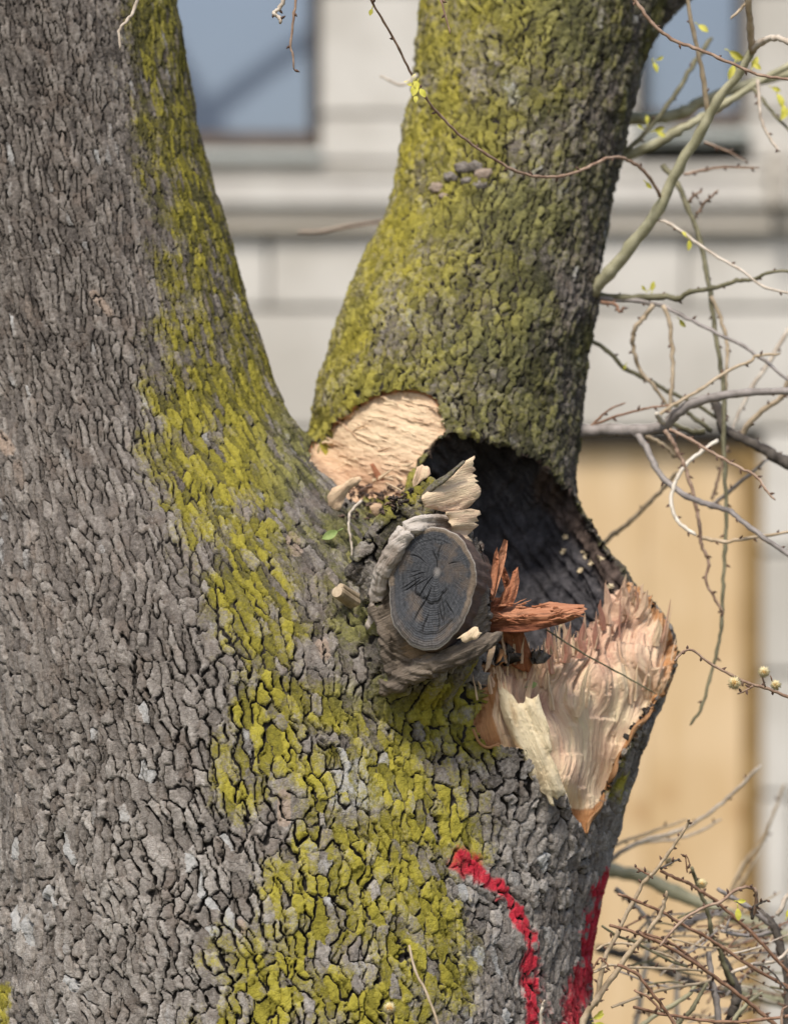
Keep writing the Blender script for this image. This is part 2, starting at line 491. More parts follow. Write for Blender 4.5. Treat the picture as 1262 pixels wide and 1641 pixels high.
def voronoi(u, v, seed, jit=0.85):
    "u, v in cell units -> id of the cell, id of the neighbour, distance to the border, border normal's u share, cell centre"
    iu, iv = np.floor(u).astype(np.int64), np.floor(v).astype(np.int64)
    def site(a, b):
        sx = a + 0.5 + jit * (hash01(a, b, np.int64(seed)) - 0.5) + 0.5 * (b & 1)
        sy = b + 0.5 + jit * (hash01(a, b, np.int64(seed + 1)) - 0.5)
        return sx, sy
    N = len(u); best = np.full(N, 9e9, np.float32)
    bi = np.zeros(N, np.int64); bj = np.zeros(N, np.int64); bx = np.zeros(N); by = np.zeros(N)
    for da in (-2, -1, 0, 1):
        for db in (-1, 0, 1):
            a, b = iu + da, iv + db
            sx, sy = site(a, b)
            d = (sx - u) ** 2 + (sy - v) ** 2
            m = d < best
            best = np.where(m, d, best); bi = np.where(m, a, bi); bj = np.where(m, b, bj); bx = np.where(m, sx, bx); by = np.where(m, sy, by)
    eb = np.full(N, 9e9); ni = np.zeros(N, np.int64); nj = np.zeros(N, np.int64); nu = np.zeros(N)
    for da in (-2, -1, 0, 1, 2):
        for db in (-1, 0, 1):
            a, b = bi + da, bj + db
            sx, sy = site(a, b)
            ex, ey = sx - bx, sy - by
            L = np.hypot(ex, ey) + 1e-9
            e = ((bx + sx) * 0.5 - u) * ex / L + ((by + sy) * 0.5 - v) * ey / L
            m = (e < eb) & (L > 1e-6)
            eb = np.where(m, e, eb); ni = np.where(m, a, ni); nj = np.where(m, b, nj); nu = np.where(m, np.abs(ex) / L, nu)
    idc = bi * 100003 + bj; idn = ni * 100003 + nj
    return idc, idn, eb.astype(np.float32), nu.astype(np.float32), bx, by

LICH_A = [  # (polyline on the bark, half width, strength)
    ([(235, -200), (262, 60), (280, 250), (318, 420), (345, 560)], 62, 1.0),
    ([(330, 520), (385, 640), (410, 740), (350, 800)], 78, 1.05),
    ([(300, 620), (300, 760), (330, 880), (385, 930)], 60, 1.0),
    ([(440, 700), (480, 760)], 60, 0.9), ([(282, -50), (318, 180), (360, 360), (405, 520), (455, 650), (485, 710)], 38, 0.92), ([(390, 690), (420, 800), (415, 900)], 66, 0.95),
    ([(400, 900), (415, 1000), (430, 1120), (410, 1260)], 64, 1.0),
    ([(440, 1180), (510, 1130), (600, 1140), (620, 1100)], 60, 0.92),
    ([(690, 1130), (760, 1120), (775, 1180)], 50, 0.95),
    ([(640, 1230), (700, 1270), (720, 1340)], 75, 0.95),
    ([(520, 1230), (520, 1330), (500, 1420), (430, 1480)], 48, 0.85),
    ([(640, 1380), (560, 1440), (470, 1530), (400, 1640)], 92, 1.05),
    ([(660, 1400), (690, 1520), (640, 1640), (560, 1680)], 70, 0.95),
    ([(440, 1560), (560, 1620)], 70, 1.0),
    ([(10, 1600), (0, 1660)], 16, 0.9),
    ([(1010, 1180), (985, 1280)], 14, 0.7),
    ([(555, 900), (580, 980), (610, 1090)], 75, 0.78), ([(520, 860), (600, 850), (660, 780)], 55, 0.80), ([(760, 1060), (775, 1110)], 24, .7)]
PALE = [([(560, 1260), (620, 1240)], 55, 0.9), ([(500, 1380), (560, 1400)], 45, 0.7), ([(830, 1390), (800, 1500), (780, 1620)], 60, 0.55), ([(60, 1400), (90, 1640)], 90, 0.45),
        ([(250, 1170), (330, 1420)], 60, 0.35), ([(810, 130), (825, 160)], 12, 1.2), ([(820, 345), (830, 355)], 9, 1.1), ([(345, 805), (372, 830)], 8, 1.2), ([(695, 560), (830, 550)], 10, .7)]
TAN = [([(455, 1275), (455, 1315)], 11, 1.4), ([(470, 860), (476, 880)], 12, 1.1), ([(30, 745), (34, 775)], 13, .75), ([(52, 860), (50, 885)], 15, .7), ([(74, 960), (70, 1000)], 12, .7), ([(0, 700), (15, 720)], 14, 1.0), ([(385, 1480), (390, 1490)], 9, 1.0),
       ([(150, 470), (175, 500)], 9, .9), ([(515, 1030), (520, 1050)], 11, 1.0), ([(715, 560), (812, 555)], 8, .6), ([(175, 340), (190, 350)], 10, .7)]
PAINT = [([(735, 1376), (768, 1398)], 18, 1.0), ([(768, 1402), (795, 1416)], 12, 1.0), ([(797, 1415), (822, 1450), (842, 1492)], 12, 1.0), ([(846, 1495), (851, 1560), (856, 1680)], 12, 1.05),
         ([(868, 1560), (878, 1660)], 14, .35), ([(972, 1392), (962, 1425)], 7, 0.9), ([(957, 1430), (948, 1490), (938, 1570)], 11, 1.0), ([(935, 1570), (920, 1610), (912, 1680)], 18, 0.9)]

def bands(px, py, spec, soft):
    o = np.zeros(len(px), np.float32)
    for pts, w, s in spec:
        o = np.maximum(o, s * (1 - sstep(w * (1 - soft), w * (1 + soft), d_line(px, py, pts))))
    return o

def bark_fields(p, rough=False):
    px, py = to_px(p)
    z = p[:, 2]
    ax, ay, ar = axis_at(CH_A, z)
    axs = 0.5 * ax + 0.5 * np.interp(z, [1.4, 2.3, 3.3], [-0.21, -0.36, -0.57])
    thA = np.arctan2(p[:, 0] - axs, -(p[:, 1] - ay))
    bx, by, br = axis_at(CH_B, z)
    thB = np.arctan2(p[:, 0] - bx, -(p[:, 1] - by))
    dA = np.hypot(p[:, 0] - ax, p[:, 1] - ay) - ar
    dB = np.hypot(p[:, 0] - bx, p[:, 1] - by) - br
    zB = ((dB < dA) & (py < 830)) | ((px > 880) & (py < 940))
    warp = np.stack([fbm(p * 9, 2, 20), fbm(p * 9 + 5, 2, 30)], 1)
    fine = np.stack([fbm(p * 70, 2, 40), fbm(p * 70 + 9, 2, 50)], 1)
    def plates(u, v, cw, chh, seed, wa, fa):
        uu = u / cw + wa * warp[:, 0] + fa * fine[:, 0]
        vv = v / chh + wa * 0.9 * warp[:, 1] + fa * fine[:, 1]
        idc, idn, e, nu, sx, sy = voronoi(uu, vv, seed)
        pair = hash01(np.minimum(idc, idn), np.maximum(idc, idn), np.int64(seed))
        return idc, e, nu, pair, uu - sx, vv - sy
    # trunk and left stem
    uA = thA * 0.50; vA = z * 1.0
    iA, eA, nA, prA, ruA, rvA = plates(uA, vA, 0.0180, 0.0290, 11, 1.05, 0.30)
    knot = np.exp(-(((px - 600) / 130) ** 2 + ((py - 930) / 130) ** 2))
    uB = thB * 0.20; vB = z
    iB, eB, nB, prB, ruB, rvB = plates(uB, vB, 0.0128, 0.0225, 77, 1.1, 0.60)
    I = np.where(zB, iB + 10 ** 9, iA); e = np.where(zB, eB, eA); nu = np.where(zB, nB, nA); pr = np.where(zB, prB, prA)
    ru = np.where(zB, ruB, ruA); rv = np.where(zB, rvB, rvA)
    # deep long fissures
    _, _, e2, n2, _, _ = voronoi(uA / 0.043 + 0.85 * warp[:, 0] + 0.22 * fine[:, 0], vA / 0.17 + 0.6 * warp[:, 1] + .06 * fine[:, 1], 200)
    # finer secondary cracks
    _, _, e3, n3, _, _ = voronoi(uA / 0.0105 + 1.6 * warp[:, 0] + 0.4 * fine[:, 0], vA / 0.0145 + 1.5 * warp[:, 1] + .4 * fine[:, 1], 300)
    gate = sstep(-0.15, 0.25, fbm(p * 22, 2, 120))
    sec = np.where(zB, 1.0, 1 - (1 - sstep(0.0, 0.10, e3)) * gate)
    w = (0.060 + 0.120 * nu) * (0.45 + 0.9 * pr)
    prof = sstep(0.22, 0.92, e / w)
    depth = (0.35 + 0.65 * nu) * (0.15 + 1.05 * sstep(0.12, 0.62, pr))
    fis = np.where(zB, 1.0, sstep(0.0, 0.060, e2) * n2 + (1 - n2))
    rnd = hash01(I, np.int64(5)); r2 = hash01(I, np.int64(6)); r3 = hash01(I, np.int64(8)); r4 = hash01(I, np.int64(9))
    stem = sstep(900, 300, py)                       # plates thin out up the left stem
    Hs = np.where(zB, 0.0085, 0.0125 - 0.0045 * stem)
    h = np.zeros(len(p)); hc = Hs * (prof - 1) * depth
    h += np.where(zB, 0.002, 0.0022 - .0010 * stem) * (rnd - 0.5) * 2 * prof
    h += np.where(zB, 0.003, 0.0020) * ((r2 - .5) * ru + (r3 - .5) * rv) * prof
    h += np.where(zB, 0.0012, 0.0006) * np.minimum(e, 0.35) / 0.35
    hc -= 0.011 * (1 - fis) * (0.45 + 0.75 * sstep(800, 1350, py) + 0.55 * sstep(330, 60, px) * sstep(850, 1150, py))
    hc -= 0.0022 * (1 - sec)
    fl = fbm(np.stack([p[:, 0] * 75, p[:, 1] * 75, p[:, 2] * 48], 1), 3, 60)
    h += 0.0007 * fl * prof + 0.0014 * np.round(fl * 2.5) / 2.5 * prof
    h += 0.004 * knot * fbm(p * 55, 3, 70)
    h += 0.006 * fbm(p * 14, 2, 80)
    if rough: h += np.where(zB, 0.0014, 0.0008) * fbm(p * 240, 2, 90) + np.where(zB, 0.0032, 0.0004) * fbm(p * 100, 2, 91)
    prof = 1 - (1 - prof) * np.clip(depth * 1.3, 0, 1)
    prof = prof * (0.30 + 0.70 * fis) * (0.62 + 0.38 * sec)
    lf = bands(px + 26 * warp[:, 0] + 10 * fine[:, 0], py + 26 * warp[:, 1], LICH_A, 0.85) * np.where(zB, 0, 1)
    lf = lf * (0.62 + 0.42 * r4) + 0.55 * fbm(p * 22, 3, 95) * sstep(0.0, 0.4, lf)
    lf = np.where(r3 < 0.10, lf * 0.45, lf)
    # upright stem: moss nearly everywhere, thinner to the right
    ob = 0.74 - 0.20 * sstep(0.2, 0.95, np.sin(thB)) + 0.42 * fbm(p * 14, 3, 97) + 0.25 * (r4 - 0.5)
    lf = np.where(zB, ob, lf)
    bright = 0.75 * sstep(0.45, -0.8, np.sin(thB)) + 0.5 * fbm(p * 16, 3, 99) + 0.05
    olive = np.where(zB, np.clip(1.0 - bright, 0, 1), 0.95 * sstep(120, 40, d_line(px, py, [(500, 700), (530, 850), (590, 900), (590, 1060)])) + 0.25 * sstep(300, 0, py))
    back = sstep(0.32, 0.5, p[:, 1])
    lf = lf * np.where(zB, 1, 1 - back)
    pale = np.clip(bands(px, py, PALE, 0.6) + 0.55 * (r2 > 0.965) + 0.2 * (r2 > .85) + 0.3 * fbm(p * 30, 2, 101), 0, 1.3)
    tan = np.clip(bands(px, py, TAN, 0.5) + 0.7 * (r4 > 0.985), 0, 1.4)
    paint = bands(px + 14 * fine[:, 0], py + 8 * fine[:, 1], PAINT, 0.62)
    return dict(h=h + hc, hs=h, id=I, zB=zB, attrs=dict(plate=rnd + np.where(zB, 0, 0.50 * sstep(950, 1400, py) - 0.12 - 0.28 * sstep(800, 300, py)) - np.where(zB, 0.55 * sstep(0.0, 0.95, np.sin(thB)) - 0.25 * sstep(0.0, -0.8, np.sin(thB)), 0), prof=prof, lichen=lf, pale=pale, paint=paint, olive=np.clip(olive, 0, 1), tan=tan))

d_b, g_b = pmap(lambda q: grad(q, sd_bark), V)
lab = pmap(lambda q: carve(q, sd_bark(q), True)[1], V)
NB = g_b / np.maximum(np.linalg.norm(g_b, axis=1), 1e-9)[:, None]
NV = vnorm(V, Q)
px, py = to_px(V)
_m = (px > 560) & (px < 830) & (py > 790) & (py < 1140) & (V[:, 1] < -0.25) & (lab == 0)
_i = np.nonzero(_m)[0]
_dc = [sd_chain(V[_i], c) for c in CALLUS]
_in = sd_poly(px[_i], py[_i], [(606, 930), (622, 880), (650, 850), (700, 835), (745, 850), (775, 930), (785, 1010), (740, 1040), (680, 1065), (632, 1085), (615, 1030)])
_jj = 0.004 * fbm(V[_i] * 60, 2, 130)
lab[_i] = np.where(np.minimum(_dc[1], _dc[2]) + _jj < 0.005, 5, np.where(_dc[0] + _jj < 0.005, 4, np.where(_in < 0, 5, 0)))
B = pmap(lambda q: bark_fields(q, True), V)
px, py = to_px(V)
is_bark = lab == 0
disp = np.where(is_bark, B['h'], 0)
# torn wood: fibres fan out from a point below the wound
fa = np.arctan2(px - 915, 1800 - py) * 700; fr = np.hypot(px - 915, 1800 - py)
fa = fa + 16 * vnoise(np.stack([px / 70, py / 80], 1), 31) + 6 * vnoise(np.stack([px / 24, py / 34], 1), 32)
def saw(w, L, seed, wob=0.0):
    "overlapping shards: each runs along the fibres and breaks off at its upper end"
    col = np.floor(fa / w + wob * vnoise(np.stack([fa / w, fr / (L * 1.5)], 1), seed + 5))
    ci = col.astype(np.int64)
    q = fr / L + hash01(ci, np.int64(seed)) * 3
    k = np.floor(q).astype(np.int64)
    return (q - k) * (0.4 + 0.6 * hash01(ci, k, np.int64(seed + 2))) + 0.7 * hash01(ci, k, np.int64(seed + 1))
upw = 0.18 + 0.82 * sstep(1165, 1045, py)
tw = upw * (0.022 * saw(38, 150, 11, .6) + 0.012 * saw(15, 200, 1, .45) + 0.007 * saw(7, 110, 4, .5) - 0.021) + (0.15 + 0.85 * upw) * (0.0032 * saw(3.4, 90, 7, .3) + 0.003 * vnoise(np.stack([fa / 3, fr / 50], 1), 4) + 0.006 * vnoise(np.stack([fa / 40, fr / 90], 1), 5))
disp = np.where(lab == 2, tw, disp)
_al = np.arctan2(px - 692, -(py - 945)) * 90; _ac = np.hypot(px - 692, py - 945)
cw_ = 0.005 * fbm(V * 38, 3, 140) + 0.0016 * fbm(V * 170, 2, 141) + 0.0030 * vnoise(np.stack([_ac / 5, _al / 60], 1), 142) + 0.0016 * vnoise(np.stack([_ac / 2.6, _al / 30], 1), 143)
cw_ -= 0.006 * np.exp(-(vnoise(np.stack([_al / 75, _ac / 40], 1), 144) / 0.05) ** 2) * (lab == 4)
cw_ += 0.004 * vnoise(np.stack([_ac / 9, _al / 110], 1), 145) * (lab == 4)
disp = np.where((lab == 4) | (lab == 5), cw_, disp)
# upper patch: ripples across
ca, sa_ = math.cos(0.25), math.sin(0.25)
pu = px * ca + py * sa_; pv = -px * sa_ + py * ca
pt = 0.0022 * fbm(np.stack([pu / 26, pv / 6], 1), 3, 5) + 0.004 * fbm(np.stack([pu / 60, pv / 35], 1), 2, 6) + 0.0012 * fbm(np.stack([pu / 7, pv / 3.5], 1), 2, 7)
pt -= 0.0018 * np.exp(-(vnoise(np.stack([pu / 45, pv / 13], 1), 8) / 0.05) ** 2)
disp = np.where(lab == 3, pt, disp)
cv = 0.022 * fbm(np.stack([px / 40 + py / 80, py / 60], 1), 4, 8) + 0.010 * fbm(np.stack([(px - .75 * py) / 12, (px + py) / 70], 1), 2, 9)
disp = np.where(lab == 1, cv, disp)
NN = np.where(is_bark[:, None], NB, NV)
Vs = (V + NN * np.where(is_bark, B['hs'], disp)[:, None]).astype(np.float32)
V = (V + NN * disp[:, None]).astype(np.float32)
VN = vnorm(V, Q); _fl = (0.85 * sstep(0.35, 0.9, B['attrs']['prof']) * is_bark)[:, None]
VN = VN * (1 - _fl) + vnorm(Vs, Q) * _fl
VN /= np.maximum(np.linalg.norm(VN, axis=1), 1e-9)[:, None]
del Vs
lq = np.sort(lab[Q], 1); fl = lq[:, 1].copy()
for r_ in (1, 2, 3, 4, 5):                        # keep the one big piece of each region
    fi = np.nonzero(fl == r_)[0]
    if not len(fi): continue
    u_, q_ = np.unique(Q[fi], return_inverse=True); q_ = q_.reshape(-1, 4)
    cl = np.arange(len(u_))
    for _ in range(400):
        m4 = cl[q_].min(1); old = cl.copy()
        for k in range(4): np.minimum.at(cl, q_[:, k], m4)
        cl = cl[cl]
        if (cl == old).all(): break
    ids_, cn_ = np.unique(cl[q_[:, 0]], return_counts=True)
    fl[fi[cl[q_[:, 0]] != ids_[cn_.argmax()]]] = 0
fibre_attr = dict(fa=fa / 1000, fr=fr / 1000, **B['attrs'])

tree = tag(empty('tree', (0, 0, 0)), 'forked old tree with yellow lichen on its bark, torn open at the fork', 'tree')

def part_of(name, fmask, mat, extra=None, parent=tree):
    v, q, u = compact(V, Q[fmask])
    at = {k: a[u] for k, a in B['attrs'].items()} if extra is None else {k: a[u] for k, a in extra.items()}
    return mesh_np(name, v, q, mat, parent, True, at, VN[u])

# bark plates that show largest are parts of their own
fid = B['id'][Q[:, 0]]
FNd = fnorm(V, Q); m_ = V[Q].mean(1)
fx, fy = to_px(m_)
vis = (fl == 0) & (FNd[:, 1] < -0.25) & (fx > 0) & (fx < 1262) & (fy > 0) & (fy < 1641) & (~B['zB'][Q[:, 0]])
ids, cnt = np.unique(fid[vis], return_counts=True)
top = ids[np.argsort(-cnt)[:300]]
is_top = np.isin(fid, top) & (fl == 0)
trunk = part_of('trunk', (fl == 0) & ~is_top, BARK)
trunk['kind'] = 'stuff'
ft = np.nonzero(is_top)[0]
order = np.argsort(fid[ft], kind='stable'); ft = ft[order]
cuts = np.nonzero(np.diff(fid[ft]))[0] + 1
for grp in np.split(ft, cuts):
    v, q, u = compact(V, Q[grp])
    mesh_np('bark_plate', v, q, BARK, trunk, True, {k: a[u] for k, a in B['attrs'].items()}, VN[u])

def coarse_attrs(v):
    return bark_fields(v)['attrs']
mesh_np('trunk_back', Vb, Qb, BARK, tree, True, coarse_attrs(Vb))
print('bark', round(time.time() - T0, 1))
# ------------------------------------------------------------------ wood materials
def mat_wood(name, light, mid, dark, red=(0.36, 0.15, 0.06), bumpd=0.0016, rough=0.75, sa=420, sr=22):
    t = NT(name)
    fa_, fr_, tone, inner = (t.attr(a) for a in ('fa', 'fr', 'tone', 'inner'))
    cx = t.n('ShaderNodeCombineXYZ')
    t.put(cx.inputs[0], t.math('MULTIPLY', fa_, sa)); t.put(cx.inputs[1], t.math('MULTIPLY', fr_, sr))
    f1 = t.noise(1.0, 4, 0.65, vec=cx.outputs[0]); f2 = t.noise(0.25, 3, 0.6, vec=cx.outputs[0]); g = t.noise(300, 3, 0.6)
    k = t.math('ADD', t.math('MULTIPLY', f1, 0.55), t.math('ADD', t.math('MULTIPLY', f2, 0.4), t.math('MULTIPLY', tone, 0.55)))
    col = t.ramp(k, [(0.38, light), (0.70, mid), (1.0, dark)])
    col = t.mix(t.math('MULTIPLY', t.step(g, 0.62, 0.75), 0.25), col, dark)
    im = t.step(t.math('ADD', inner, t.math('MULTIPLY', t.math('SUBTRACT', f1, 0.5), 0.7)), 0.35, 0.7)
    col = t.mix(im, col, t.mix(f1, tuple(c * 0.6 for c in red), tuple(min(c * 1.5, .8) for c in red)))
    h = t.math('ADD', f1, t.math('MULTIPLY', g, 0.35))
    return t.done(col, rough, t.bump(h, 0.8, bumpd))

WOOD = mat_wood('fresh_torn_wood', (0.74, 0.60, 0.385), (0.63, 0.43, 0.29), (0.36, 0.17, 0.12), red=(0.40, 0.20, 0.085), bumpd=0.0034, sr=48)
PATCHW = mat_wood('fresh_cut_wood', (0.72, 0.56, 0.365), (0.60, 0.415, 0.265), (0.36, 0.20, 0.115), red=(0.36, 0.18, 0.09), sa=300, sr=60, bumpd=.003)
SLAB = mat_wood('pale_sapwood', (0.70, 0.59, 0.395), (0.60, 0.465, 0.285), (0.26, 0.16, 0.09), bumpd=0.0045, sr=60)
REDW = mat_wood('red_heartwood', (0.52, 0.25, 0.14), (0.33, 0.125, 0.060), (0.12, 0.040, 0.022), bumpd=0.004, rough=.9)
GREYW = mat_wood('weathered_wood', (0.50, 0.44, 0.38), (0.27, 0.215, 0.17), (0.075, 0.058, 0.046), red=(0.26, 0.17, 0.10), sa=330, sr=26, bumpd=0.005, rough=.9)
LIPW = mat_wood('weathered_lip_wood', (0.25, 0.20, 0.15), (0.125, 0.098, 0.074), (0.036, 0.029, 0.023), red=(0.24, 0.16, 0.09), sa=330, sr=26, bumpd=0.005, rough=.9)
INNER = mat_wood('inner_bark', (0.50, 0.29, 0.14), (0.36, 0.185, 0.08), (0.13, 0.07, 0.035), sa=300, sr=40)

def mat_cavity():
    t = NT('decayed_black_wood')
    brown = t.attr('inner')
    f = t.noise(60, 5, 0.65, stretch=((1.0, 1.0, 0.35), (0, math.radians(-35), 0))); g = t.noise(240, 4, 0.7)
    c1 = t.ramp(t.math('ADD', t.math('MULTIPLY', f, 0.7), t.math('MULTIPLY', g, 0.3)), [(0.32, (0.014, 0.013, 0.014)), (0.52, (0.050, 0.046, 0.049)), (0.75, (0.14, 0.128, 0.130))])
    c2 = t.ramp(f, [(0.35, (0.030, 0.020, 0.016)), (0.7, (0.12, 0.085, 0.068))])
    col = t.mix(t.step(t.math('ADD', brown, t.math('MULTIPLY', f, 0.3)), 0.35, 0.8), c1, c2)
    return t.done(col, 0.8, t.bump(t.math('ADD', f, t.math('MULTIPLY', g, 0.5)), 0.9, 0.004))
CAVM = mat_cavity()

# attributes of the wound's faces
PX, PY = to_px(V)
lineR = d_line(px, py, [(1090, 1085), (1056, 1122), (1022, 1165), (992, 1222), (968, 1280), (936, 1338), (918, 1306)])
lineL = d_line(px, py, [(772, 1090), (762, 1150), (778, 1195)])
inn = np.maximum(sstep(11, 4, lineR), sstep(34, 16, lineL)) + 0.8 * sstep(1284, 1304, py)
inn = np.maximum(inn, np.where(lab == 2, 0.65 * sstep(-0.030, -0.016, d_b) * sstep(1250, 1050, py), 0))
tone = -0.05 + 0.34 * np.exp(-((px - 885 - .3 * (py - 1180)) / 34) ** 2) * sstep(1080, 1120, py) * sstep(1290, 1240, py) + 0.26 * sstep(1290, 1200, py) * sstep(1060, 960, px + .35 * (py - 1100)) + 0.42 * sstep(1170, 1020, py) * sstep(1080, 990, px) + 0.35 * fbm(np.stack([px / 30, py / 60], 1), 2, 5)
part_of('torn_wood', fl == 2, WOOD, dict(fa=fa / 1000, fr=fr / 1000, tone=tone, inner=inn))
tone3 = 0.10 + 0.45 * sstep(700, 770, py) + 0.25 * sstep(650, 710, px) + 0.2 * fbm(np.stack([px / 40, py / 20], 1), 2, 15)
inn3 = 0.9 * sstep(7, 2, d_line(px, py, PATCH[:9])) + .35 * sstep(750, 785, py)
part_of('torn_patch', fl == 3, PATCHW, dict(fa=pv / 1000, fr=pu / 1000, tone=tone3, inner=inn3))
rimc = sstep(-0.030, -0.008, d_b)
inn1 = np.maximum(rimc, 0.9 * sstep(75, 10, d_line(px, py, [(900, 780), (960, 850), (1010, 930)])))
part_of('cavity_wall', fl == 1, CAVM, dict(inner=inn1))

_vis = NV[:, 1] < 0.35
_sx, _sy, _sY = PX[_vis], PY[_vis], V[_vis][:, 1]
_so = np.argsort(_sx); _sx, _sy, _sY = _sx[_so], _sy[_so], _sY[_so]
def surf(x, y, r=5.0):
    "depth of the nearest face of the tree at a spot of the sketch"
    for rr in (r, r * 3, r * 8):
        a, b = np.searchsorted(_sx, (x - rr, x + rr))
        m = np.abs(_sy[a:b] - y) < rr
        if m.any(): return float(np.percentile(_sY[a:b][m], 10))
    return 0.0

# ------------------------------------------------------------------ builders for wood pieces, twigs and leaves
def plate_piece(name, poly, Yf, thick, fdir, mat, parent=None, step=5.0, relief=0.004, tone=0.2, tonef=None, inner=0.0, seed=0, jag=0.0):
    "a slab with a ragged outline: top face with fibres, side and back"
    rr = random.Random(seed)
    pts = []
    n = len(poly)
    for i in range(n):
        a, b = np.array(poly[i], float), np.array(poly[(i + 1) % n], float)
        L = np.linalg.norm(b - a); k = max(1, int(L / 4.0))
        nrm = np.array((b[1] - a[1], a[0] - b[0])) / max(L, 1e-6)
        along = abs((b - a) @ np.array(fdir)) / max(L, 1e-6) / np.linalg.norm(fdir)
        for s in range(k):
            j = jag * (rr.random() - 0.5) * 2 * (1.15 - along) if s else 0
            pts.append(tuple(a + (b - a) * s / k + np.array(fdir) / np.linalg.norm(fdir) * j))
    xs = [p[0] for p in pts]; ys = [p[1] for p in pts]
    gx, gy = np.meshgrid(np.arange(min(xs), max(xs), step), np.arange(min(ys), max(ys), step))
    gx = gx.ravel() + (np.arange(gx.size) % 2) * step * 0.3; gy = gy.ravel()
    sdp = sd_poly(gx.astype(np.float32), gy.astype(np.float32), pts)
    inn_ = [(float(a), float(b)) for a, b, s in zip(gx, gy, sdp) if s < -step * 0.55]
    vs, _, fs, _, _, _ = delaunay_2d_cdt([Vector(p) for p in pts + inn_], [(i, (i + 1) % len(pts)) for i in range(len(pts))], [list(range(len(pts)))], 1, 1e-4)
    v2 = np.array([tuple(v) for v in vs], np.float32)
    f = np.array(fdir, float); f /= np.linalg.norm(f)
    along = v2 @ f; acr = v2 @ np.array((-f[1], f[0]))
    h = relief * (0.9 * vnoise(np.stack([acr / 9, along / 70], 1), seed + 1) + 0.6 * vnoise(np.stack([acr / 4, along / 30], 1), seed + 2) + 0.25 * vnoise(v2 / 35, seed + 3) + 0.35 * (hash01(np.floor(acr / 5).astype(np.int64), np.floor(along / 45 + 3 * hash01(np.floor(acr / 5).astype(np.int64), np.int64(seed))).astype(np.int64), np.int64(seed + 5)) - .5))
    edge = sstep(0, 10, -sd_poly(v2[:, 0], v2[:, 1], pts))
    Y = np.array([Yf(a, b) for a, b in v2]) - h
    top = [P(a, b, y + thick * 0.35 * (1 - e)) for (a, b), y, e in zip(v2, Y, edge)]
    bot = [P(a, b, y + thick * (1.0 - 0.3 * (1 - e))) for (a, b), y, e in zip(v2, Y, edge)]
    n = len(top)
    faces = []; ec = {}
    for fc in fs:
        a, b, c = [Vector(v2[i]) for i in fc[:3]]
        ar = (b - a).x * (c - a).y - (b - a).y * (c - a).x
        fc = list(fc) if ar < 0 else list(fc)[::-1]
        faces.append(fc[::-1] if False else fc); faces.append([i + n for i in fc[::-1]])
        for i in range(len(fc)):
            e = (fc[i], fc[(i + 1) % len(fc)]); ec[e] = 1
    for (i, j) in list(ec):
        if (j, i) not in ec: faces.append([j, i, i + n, j + n])
    tv = np.full(n, tone) if tonef is None else np.array([tonef(a, b) for a, b in v2])
    at = dict(fa=np.tile(acr / 1000, 2), fr=np.tile(along / 1000, 2), tone=np.tile(tv, 2), inner=np.full(2 * n, inner))
    return mesh_py(name, top + bot, faces, mat, parent, True, at)

class Blades:
    "slivers of torn wood gathered into one mesh"
    def __init__(s): s.v = []; s.f = []; s.fa = []; s.fr = []; s.t = []
    def add(s, p0, p1, w, th, tone, bend=0.0, side=None):
        d = p1 - p0; L = d.length; d = d / max(L, 1e-9)
        sd_ = side or d.cross(Vector((0, -1, 0)))
        sd_ = sd_.normalized(); up = sd_.cross(d).normalized()
        b = len(s.v); n = 5; off = random.random()
        for i in range(n):
            t = i / (n - 1)
            wd = w * (1.0, 1.0, 0.85, 0.6, 0.12)[i] * random.uniform(0.8, 1.15); tt = th * (1, 1, .85, .6, .25)[i]
            c = p0 + d * L * t + up * bend * L * t * t + sd_ * w * random.uniform(-.25, .25)
            for k, (a, e) in enumerate(((-.5, -.35), (0.1, .6), (.5, -.2), (0, -.7))):
                s.v.append(c + sd_ * wd * a + up * tt * e); s.fa.append(off + a * w); s.fr.append(off + t * L); s.t.append(tone)
        for i in range(n - 1):
            for k in range(4):
                a = b + i * 4 + k; c = b + i * 4 + (k + 1) % 4
                s.f.append([a, c, c + 4, a + 4])
        s.f.append([b + 3, b + 2, b + 1, b]); e = b + (n - 1) * 4; s.f.append([e, e + 1, e + 2, e + 3])
    def build(s, name, mat, parent):
        return mesh_py(name, s.v, s.f, mat, parent, False, dict(fa=s.fa, fr=s.fr, tone=s.t, inner=np.zeros(len(s.v))))

def tube_data(path, radii, sides=8, lump=0.0, seed=0, flat=None):
    path = [Vector(p) for p in path]; V_, F_, fa_, fr_ = [], [], [], []
    n = len(path); acc = 0.0
    ref = Vector((0, -1, 0.01))
    for i, p in enumerate(path):
        t = (path[min(i + 1, n - 1)] - path[max(i - 1, 0)]).normalized()
        u = t.cross(ref)
        if u.length < 1e-3: u = t.cross(Vector((1, 0, 0)))
        u.normalize(); w = t.cross(u).normalized()
        if i: acc += (p - path[i - 1]).length
        for k in range(sides):
            a = 2 * math.pi * k / sides
            r = radii[i]
            if lump: r *= 1 + lump * (math.sin(a * 2 + acc * 40 + seed) * 0.4 + math.sin(a * 3 - acc * 95 + seed * 2) * .35 + math.sin(a * 5 + acc * 150 + seed * 3) * .25)
            fw = flat or 1.0
            V_.append(p + u * math.cos(a) * r + w * math.sin(a) * r * fw)
            fa_.append(a * radii[i]); fr_.append(acc)
    for i in range(n - 1):
        for k in range(sides):
            a = i * sides + k; b = i * sides + (k + 1) % sides
            F_.append([a, a + sides, b + sides, b])
    F_.append([*range(sides)]); F_.append([*range((n - 1) * sides, n * sides)][::-1])
    return V_, F_, fa_, fr_

